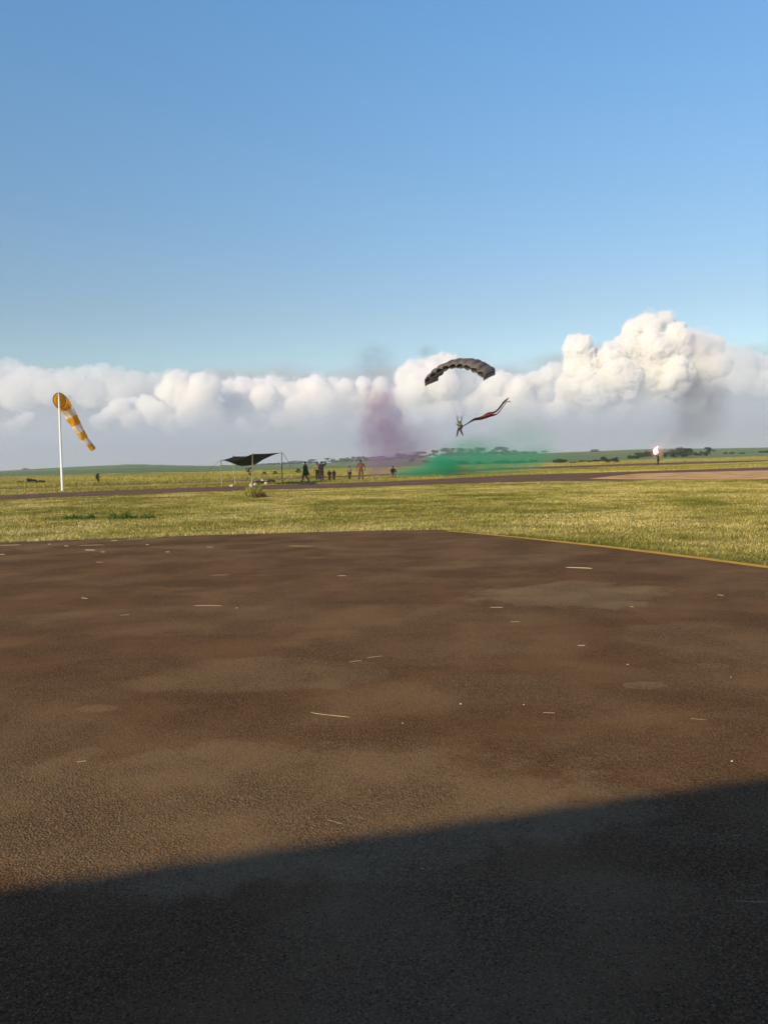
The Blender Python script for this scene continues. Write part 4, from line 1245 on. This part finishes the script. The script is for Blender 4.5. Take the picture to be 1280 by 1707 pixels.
def flag():
    P1_ = [(771.5, 710), (782, 703.5), (790, 699), (798, 696.5), (806, 693.5), (814, 690.5), (822, 688), (829, 683.5), (835, 677.5), (840, 670), (844.5, 665.5), (848, 663)]
    P2_ = [(771.5, 710), (783, 703.7), (792, 699.6), (801, 697.5), (810, 695), (818, 692.5), (827, 690), (833, 686), (837, 680), (841, 674), (844, 670), (850.5, 669.5)]
    W1 = [.04, .10, .12, .13, .20, .26, .16, .14, .16, .18, .12, .03]
    W2 = [.04, .09, .12, .20, .24, .20, .10, .08, .07, .06, .05, .09]
    org = at(774.5, 708.5, JD + .25)
    bm = bmesh.new()
    red = []
    for P_, W_, ph, dd in ((P1_, W1, 0.0, 0.0), (P2_, W2, 1.7, 0.3)):
        K = 66; prev = None
        for i in range(K + 1):
            t = i / K * (len(P_) - 1); a = int(min(t, len(P_) - 2)); f = t - a
            px = P_[a][0] * (1 - f) + P_[a + 1][0] * f; py = P_[a][1] * (1 - f) + P_[a + 1][1] * f
            w = (W_[a] * (1 - f) + W_[a + 1] * f) * 0.72
            c_ = at(px, py + .5 * math.sin(t * 2.1 + ph), JD + .25 + dd * t * .3 + t * .12) - org
            row = []
            for k in range(7):
                v = (k - 3) / 3
                ang = 1.2 + .5 * math.sin(t * 1.1 + ph) 
                row.append(bm.verts.new(c_ + Vector((-.42 * w * v * math.cos(ang * .4), w * .9 * math.sin(v * 4 + t * 1.3), w * v * .9))))
            if prev:
                for k in range(6):
                    fc_ = bm.faces.new((prev[k], prev[k + 1], row[k + 1], row[k]))
                    fc_.smooth = True
                    rr = (3.0 < t < 7.3) and ((k + int(t * 2.2)) % 5 != 0 or 5 < t < 6.4)
                    fc_.material_index = 1 if rr else 0
            prev = row
    t_ = obj("flag", bm, [mat("dark_flag_cloth", (0.035, 0.028, 0.035), .8, .3, 3), mat("red_flag_cloth", (0.24, 0.035, 0.045), .8, .35, 3)], None)
    t_.location = org
    t_.modifiers.new("thick", 'SOLIDIFY').thickness = .012
    tag(t_, "long dark and red flag streaming up to the right from the parachutist", "flag")
flag()

# ------------------------------------------------------------------ the building behind the camera whose shadow covers the near asphalt
def hangar():
    H = 3.5
    g1, g2 = gp(0, 1478), gp(1280, 1292)
    sh = Vector((math.sin(R(SUN_AZ)), math.cos(R(SUN_AZ)), 0)) * (H / math.tan(R(SUN_EL)))
    e1, e2 = g1 - sh, g2 - sh
    d = (e2 - e1); d.z = 0; d.normalize()
    nb = Vector((d.y, -d.x, 0))                        # away from the camera
    mid = (e1 + e2) / 2; mid.z = 0
    t = thing("hangar", "low building behind the viewer whose roof shadow darkens the near asphalt", "building", mid, math.atan2(d.y, d.x))
    ww = mat("brown_render", (0.22, 0.19, 0.15), .9, .12, 2); rm = mat("grey_roof_sheet", (0.3, 0.3, 0.31), .5, .15, 3); dm_ = mat("grey_door_paint", (0.2, 0.22, 0.24), .6)
    L0, L1, dep = -26, 26, 9.0
    bm = bmesh.new()
    box(bm, (0, -.9 - dep / 2, (H - .25) / 2), (L1 - L0 - 1.6, dep, H - .25)); obj("wall", bm, ww, t)
    bm = bmesh.new()                                   # corrugated lean-to roof, low edge to the front
    n = 260; rows = []
    for i in range(n + 1):
        x = L0 + (L1 - L0) * i / n; c_ = .012 * (i % 2)
        rows.append([bm.verts.new((x, yy, zz + c_)) for yy, zz in ((0, H - .02), (-dep - 1.4, H + .9))] + [bm.verts.new((x, yy, zz + c_ - .05)) for yy, zz in ((0, H - .02), (-dep - 1.4, H + .9))])
    for i in range(n):
        a, b_ = rows[i], rows[i + 1]
        bm.faces.new((a[0], a[1], b_[1], b_[0])); bm.faces.new((a[2], b_[2], b_[3], a[3])); bm.faces.new((a[0], b_[0], b_[2], a[2])); bm.faces.new((a[1], a[3], b_[3], b_[1]))
    obj("roof", bm, rm, t)
    for k in (-14, 0, 14):
        bm = bmesh.new(); box(bm, (k, -.86, 1.35), (3.6, .06, 2.7))
        dd = obj("door", bm, dm_, t)
        bm = bmesh.new(); tube(bm, [(k + .3, -.80, 1.0), (k + .3, -.78, 1.3)], .02, 6); obj("handle", bm, RINGM, dd)
hangar()

# ------------------------------------------------------------------ smoke
def smoke(name, label, cells, colour, dens, nsc=0.25, aniso=0.0, emis=None, thr=(0.42, 0.72), step=None, absc=None):
    """cells: list of (centre Vector, radii (rx, ry, rz), weight). One closed domain round all cells, density falls to nothing inside it"""
    lo = Vector([min(c[0][k] - c[1][k] * 1.35 for c in cells) for k in range(3)])
    hi = Vector([max(c[0][k] + c[1][k] * 1.35 for c in cells) for k in range(3)])
    lo.z = max(lo.z, 0.03)
    cen = (lo + hi) / 2
    bm = bmesh.new(); box(bm, (0, 0, 0), hi - lo)
    m = bpy.data.materials.new(name); m.use_nodes = True
    nt = m.node_tree; nt.nodes.clear(); q = NT(m)
    out = nn(nt, 'ShaderNodeOutputMaterial'); v = nn(nt, 'ShaderNodeVolumePrincipled')
    g = nn(nt, 'ShaderNodeNewGeometry'); tc = nn(nt, 'ShaderNodeTexCoord')
    P = tc.outputs['Object']
    wn = nn(nt, 'ShaderNodeTexNoise', i_Scale=nsc, i_Detail=4.0, i_Roughness=0.6); q.L(P, wn.inputs['Vector'])
    warp = q.vmath('MULTIPLY', q.vmath('SUBTRACT', wn.outputs['Color'], (.5, .5, .5)), (1.0 / nsc * .55,) * 3)
    Pw = q.vmath('ADD', P, warp)
    f = None
    for (c, r, w) in cells:
        cc = c - cen
        d = q.vmath('LENGTH', q.vmath('MULTIPLY', q.vmath('SUBTRACT', Pw, tuple(cc)), tuple(1.0 / k for k in r)))
        e = q.ramp(d, 0.15, 1.0, w, 0.0)
        f = e if f is None else q.math('ADD', f, e)
    bil = q.ramp(q.noise(P, nsc * 2.2, 5.0, 0.62), thr[0], thr[1], 0.45, 1.4)
    q.L(q.math('MULTIPLY', q.math('MULTIPLY', f, bil), dens), v.inputs['Density'])
    v.inputs['Color'].default_value = (*colour, 1)
    if absc: v.inputs['Absorption Color'].default_value = (*absc, 1)
    v.inputs['Anisotropy'].default_value = aniso
    if emis:
        v.inputs['Emission Color'].default_value = (*emis[0], 1)
        q.L(q.math('MULTIPLY', q.math('MULTIPLY', f, bil), emis[1]), v.inputs['Emission Strength'])
    q.L(v.outputs[0], out.inputs['Volume'])
    if step: m.cycles.volume_step_rate = step
    o = obj(name, bm, m); o.location = cen
    return tag(o, label, "smoke", kind='stuff')
def cell(x, y, D, wpx, hpx, dz, w=1.0):
    k = D / FPX
    return (at(x, y, D), (wpx * k / 2, dz / 2, hpx * k / 2), w)
smoke("green_smoke", "dense green smoke drifting along the ground behind the runway",
      [cell(738, 777, 84, 84, 54, 5, 1.8), cell(700, 785, 84, 76, 28, 5, 1.0), cell(785, 774, 86, 170, 58, 6, .6), cell(855, 770, 88, 140, 56, 6, .42), cell(670, 789, 83, 64, 18, 4, .8),
       cell(875, 730, 90, 150, 120, 7, .09), cell(790, 748, 90, 150, 64, 7, .27), cell(900, 760, 90, 90, 50, 6, .2)],
      (0.07, 0.53, 0.32), 0.95, 0.55, step=1.0)
smoke("purple_smoke", "faint purple smoke column rising behind the orange shirted man",
      [cell(650, 772, 86, 150, 76, 6, 1.0), cell(645, 735, 87, 150, 110, 7, .8), cell(638, 695, 87, 120, 110, 7, .9), cell(632, 665, 88, 86, 80, 7, .6), cell(695, 745, 88, 120, 100, 7, .45)],
      (0.44, 0.29, 0.50), 0.36, 0.32)
smoke("grey_smoke", "thin grey smoke wisps above the purple smoke column",
      [cell(625, 600, 90, 100, 80, 7, .5), cell(714, 586, 90, 50, 36, 6, .5)],
      (0.26, 0.32, 0.42), 0.22, 0.4)
smoke("dark_smoke", "drifting grey smoke cloud high above the burning flare",
      [cell(1166, 680, 140, 130, 170, 10, 1.0), cell(1150, 640, 140, 80, 70, 10, .5), cell(1130, 725, 138, 120, 60, 8, .45), cell(1195, 650, 142, 50, 80, 8, .4)],
      (0.36, 0.38, 0.43), 0.17, 0.2)
smoke("white_smoke", "small white smoke puff just right of the burning flare",
      [cell(1112, 729, FD + 1, 26, 30, 2.6, 1.0), cell(1104, 742, FD + .6, 18, 24, 1.8, .8), cell(1118, 744, FD + 1.5, 40, 30, 3, .35)],
      (0.90, 0.90, 0.92), 0.42, 0.7)
smoke("flare_glow", "red lit smoke wrapping the flare's white flame",
      [cell(1094.5, 752, FD, 30, 34, 2.4, 1.0)], (0.9, 0.3, 0.35), 0.12, 1.2, emis=((1.0, 0.10, 0.14), .40))  # halo of the flame: its red light is put in as volume emission

# ------------------------------------------------------------------ haze
def haze():
    m = bpy.data.materials.new("haze"); m.use_nodes = True
    nt = m.node_tree; nt.nodes.clear()
    out = nn(nt, 'ShaderNodeOutputMaterial'); v = nn(nt, 'ShaderNodeVolumePrincipled')
    v.inputs['Color'].default_value = (0.80, 0.86, 0.93, 1); v.inputs['Density'].default_value = 0.00026; v.inputs['Anisotropy'].default_value = 0.0
    nt.links.new(v.outputs[0], out.inputs['Volume'])
    bm = bmesh.new(); box(bm, (0, 0, 18.0), (6200, 6200, 50))
    o = obj("haze", bm, m); tag(o, kind='stuff')
haze()

# ------------------------------------------------------------------ cumulus clouds, far outside the haze
CLD = 0.014
ICO = {}
def ico(sub):
    if sub not in ICO:
        bm = bmesh.new(); bmesh.ops.create_icosphere(bm, subdivisions=sub, radius=1)
        V = np.array([list(v.co) for v in bm.verts]); F = np.array([[v.index for v in f.verts] for f in bm.faces]); bm.free()
        ICO[sub] = (V, F)
    return ICO[sub]
def vapour(name, dens, col=(1, 1, 1)):
    m = bpy.data.materials.new(name); m.use_nodes = True
    m.node_tree.nodes.clear(); q = NT(m)
    out = nn(q.nt, 'ShaderNodeOutputMaterial'); v = nn(q.nt, 'ShaderNodeVolumePrincipled')
    v.inputs['Density'].default_value = dens
    v.inputs['Color'].default_value = (*col, 1); v.inputs['Anisotropy'].default_value = 0.0
    q.L(v.outputs[0], out.inputs['Volume'])
    return m
CLV = vapour("cloud_vapour", 0.025)
CLB = vapour("bank_vapour", 0.012, (0.992, 0.990, 0.990))
CLS = vapour("thin_cloud_vapour", 0.0028)
CLF = vapour("fringe_vapour", 0.0022)
CLW = vapour("wispy_cloud_vapour", 0.0016)
def cumulus(label, seeds, D=10000.0, group="cumulus clouds on the horizon", m=None, name="cumulus_cloud", fringe=True, parent=None):
    k = D / FPX
    VV, FF, off = [], [], 0
    sph = []
    for (x, y, r) in seeds:
        c = np.array(at(x, y, D + RNG.uniform(-1, 1) * r * k)); r0 = r * k
        sph.append((c, r0, 4))
        for i in range(24):
            d = RNG.normal(size=3); d[1] = -abs(d[1]) * .9; d[2] = d[2] + .25; d /= np.linalg.norm(d)
            r1 = r0 * RNG.uniform(.17, .38); c1 = c + d * (r0 * RNG.uniform(.72, .98)) 
            sph.append((c1, r1, 3))
            for j in range(5):
                e = RNG.normal(size=3); e[1] = -abs(e[1]); e[2] += .2; e /= np.linalg.norm(e)
                r2 = r1 * RNG.uniform(.28, .50)
                sph.append((c1 + e * r1 * RNG.uniform(.75, 1.0), r2, 2 if r2 / k < 3 else 3))
    for c, r, sb in sph:
        V, F = ico(sb)
        P = V * r * np.array([1.05, 1.0, .92]) + c
        VV.append((P, V, r)); FF.append(F + off); off += len(V)
    P = np.concatenate([a for a, _, _ in VV]); Nn = np.concatenate([b_ for _, b_, _ in VV]); Rr_ = np.concatenate([np.full(len(a), r) for a, _, r in VV])
    # billows: rounded lumps at three scales
    disp = 0
    for sc, am in ((1 / (14 * k), .34), (1 / (6 * k), .20), (1 / (2.8 * k), .10)):
        disp = disp + am * (1 - np.abs(pnoise(P * sc)) * 3.2)
    P = P + Nn * (disp * np.minimum(Rr_, 14 * k) * .55)[:, None]
    o = mesh_np("cumulus_cloud", P, np.concatenate(FF), None)
    md = o.modifiers.new("r", 'REMESH'); md.mode = 'VOXEL'; md.voxel_size = 1.7 * k; md.use_smooth_shade = True
    bpy.context.view_layer.update()
    m2 = bpy.data.meshes.new_from_object(o.evaluated_get(bpy.context.evaluated_depsgraph_get()))
    bpy.data.objects.remove(o)
    n = len(m2.vertices)
    P = np.empty(n * 3, np.float32); m2.vertices.foreach_get('co', P); P = P.reshape(-1, 3).astype(float)
    N_ = np.empty(n * 3, np.float32); m2.vertices.foreach_get('normal', N_); N_ = N_.reshape(-1, 3)
    d = 0
    for sc, am in ((1 / (11 * k), 3.4), (1 / (5 * k), 3.2), (1 / (2.4 * k), 2.4)):
        d = d + am * k * (.5 - np.abs(pnoise(P * sc + 31.7)) * 2.4)
    P = P + N_ * d[:, None]
    m2.vertices.foreach_set('co', P.astype(np.float32).ravel()); m2.update(); m2.materials.clear()
    print("cloud verts", n)
    o = link(name, m2, m or CLV, parent)
    if parent is not None:
        return o
    if fringe and name == "cumulus_cloud":          # thin torn vapour round the dense body
        cumulus(None, [(x + RNG.uniform(-3, 3), y + RNG.uniform(-2, 2), r * RNG.uniform(.9, 1.12) + 2.5) for x, y, r in seeds if RNG.uniform() < .8], D, None, CLF, "fringe", False, o)
    return tag(o, label, "cloud", group)
cumulus("tallest brilliant white cumulus tower above the burning flare", [
    (1078, 545, 20), (1108, 533, 12), (1055, 548, 13), (1128, 560, 18), (963, 580, 20), (968, 608, 24), (992, 602, 18), (1018, 598, 22), (1045, 582, 24),
    (1085, 580, 26), (1120, 585, 24), (1155, 575, 20), (1185, 578, 17), (955, 645, 24), (950, 672, 22), (990, 645, 34), (1030, 630, 34), (1075, 625, 34), (1120, 625, 32),
    (1160, 615, 28), (1195, 608, 20), (985, 685, 24), (1020, 680, 26), (1065, 675, 28), (1105, 670, 26), (1145, 660, 26), (930, 685, 14)], 10000)
cumulus("cumulus tower with a bright domed top directly behind the parachute's left end", [
    (737, 603, 14), (752, 605, 11), (722, 606, 11), (703, 612, 12), (686, 614, 11), (675, 628, 14), (700, 640, 22), (735, 640, 26), (770, 640, 20),
    (680, 660, 20), (710, 680, 22), (745, 680, 24), (690, 695, 16)], 10500, m=CLB)
cumulus("left cumulus bank with a peaked top between the windsock and the shelter", [
    (292, 635, 14), (310, 641, 16), (335, 636, 13), (352, 642, 13), (277, 652, 14), (300, 662, 22), (335, 665, 24), (222, 678, 14), (200, 680, 13), (184, 690, 11),
    (245, 676, 14), (262, 690, 18), (165, 702, 10), (220, 700, 14), (320, 692, 20), (355, 690, 18), (285, 705, 16)], 11000, m=CLB)
cumulus("middle cumulus bank with a bumpy flat top above the shelter and the people", [
    (385, 650, 15), (405, 644, 14), (430, 645, 13), (452, 637, 9), (466, 641, 9), (440, 662, 18), (400, 672, 20), (375, 690, 16), (480, 655, 15), (508, 648, 15), (527, 640, 13),
    (553, 643, 12), (575, 645, 12), (500, 680, 22), (540, 672, 24), (575, 675, 22), (470, 695, 14), (430, 695, 16), (605, 638, 9), (606, 660, 18), (634, 643, 11), (640, 670, 20), (600, 695, 16), (640, 700, 14)], 11400, m=CLB)
cumulus("low grey white cumulus right of the parachute below the canopy's right tip", [
    (835, 632, 12), (850, 640, 14), (818, 645, 15), (870, 642, 13), (890, 634, 12), (915, 622, 13), (930, 618, 10), (905, 650, 18), (860, 665, 20), (820, 680, 20), (790, 668, 20), (880, 695, 16), (915, 688, 15), (845, 700, 14)], 12200, m=CLB)
cumulus("small pale cumulus fragment at the left picture edge below cloud level", [
    (48, 694, 7), (36, 703, 8), (20, 712, 9), (4, 716, 10), (28, 722, 6), (-18, 715, 14), (-45, 705, 18)], 12000, m=CLB)
cumulus("soft pale cloud layer at the far left behind the windsock", [
    (-60, 640, 30), (-20, 632, 26), (20, 630, 24), (52, 636, 24), (85, 648, 26), (30, 655, 30), (120, 636, 20), (150, 630, 20), (172, 622, 15), (195, 636, 20), (225, 640, 20), (260, 642, 20), (150, 655, 24), (205, 660, 22)], 13500, None, CLS, "layer_cloud")
cumulus("soft ragged cloud flowing off the right side of the tallest tower", [
    (1205, 590, 20), (1232, 598, 20), (1258, 606, 18), (1285, 612, 20), (1320, 620, 24), (1190, 625, 26), (1230, 628, 24), (1270, 640, 22), (1310, 650, 26), (1160, 650, 24)], 12500, None, CLS, "layer_cloud")
cumulus("thin grey cloud veil low between the parachute and the tallest tower", [
    (800, 650, 26), (840, 655, 28), (880, 660, 26), (915, 670, 24), (860, 690, 30), (900, 700, 26), (820, 695, 28), (930, 640, 18)], 13800, None, CLW, "layer_cloud")
cumulus("thin bright cloud veil behind the left and middle cumulus banks", [
    (300, 650, 28), (350, 655, 28), (400, 660, 28), (450, 660, 26), (500, 665, 28), (550, 665, 26), (600, 660, 28), (640, 665, 26), (330, 690, 30), (420, 695, 30), (520, 698, 30), (600, 698, 28), (240, 700, 24)], 14200, None, CLW, "layer_cloud")
# milky air the cloud bases sink into
def veil():
    m = bpy.data.materials.new("cloud_base_mist"); m.use_nodes = True
    nt = m.node_tree; nt.nodes.clear(); q = NT(m)
    out = nn(nt, 'ShaderNodeOutputMaterial'); v = nn(nt, 'ShaderNodeVolumePrincipled')
    g = nn(nt, 'ShaderNodeNewGeometry'); sx = nn(nt, 'ShaderNodeSeparateXYZ'); q.L(g.outputs['Position'], sx.inputs[0])
    n1 = q.noise(g.outputs['Position'], 0.0011, 4.0, .55)
    z = q.math('ADD', sx.outputs[2], q.math('MULTIPLY', q.math('SUBTRACT', n1, .5), 700.0))
    q.L(q.ramp(z, 120.0, 800.0, 0.0012, 0.0), v.inputs['Density'])
    v.inputs['Color'].default_value = (0.72, 0.77, 0.84, 1); v.inputs['Anisotropy'].default_value = 0.0
    q.L(v.outputs[0], out.inputs['Volume'])
    m.cycles.volume_step_rate = 1.0
    bm = bmesh.new(); box(bm, (0, 8350, 640), (16000, 2400, 1260))
    tag(obj("low_mist", bm, m), "pale mist below the cumulus clouds along the whole horizon", "mist", kind='stuff')
veil()
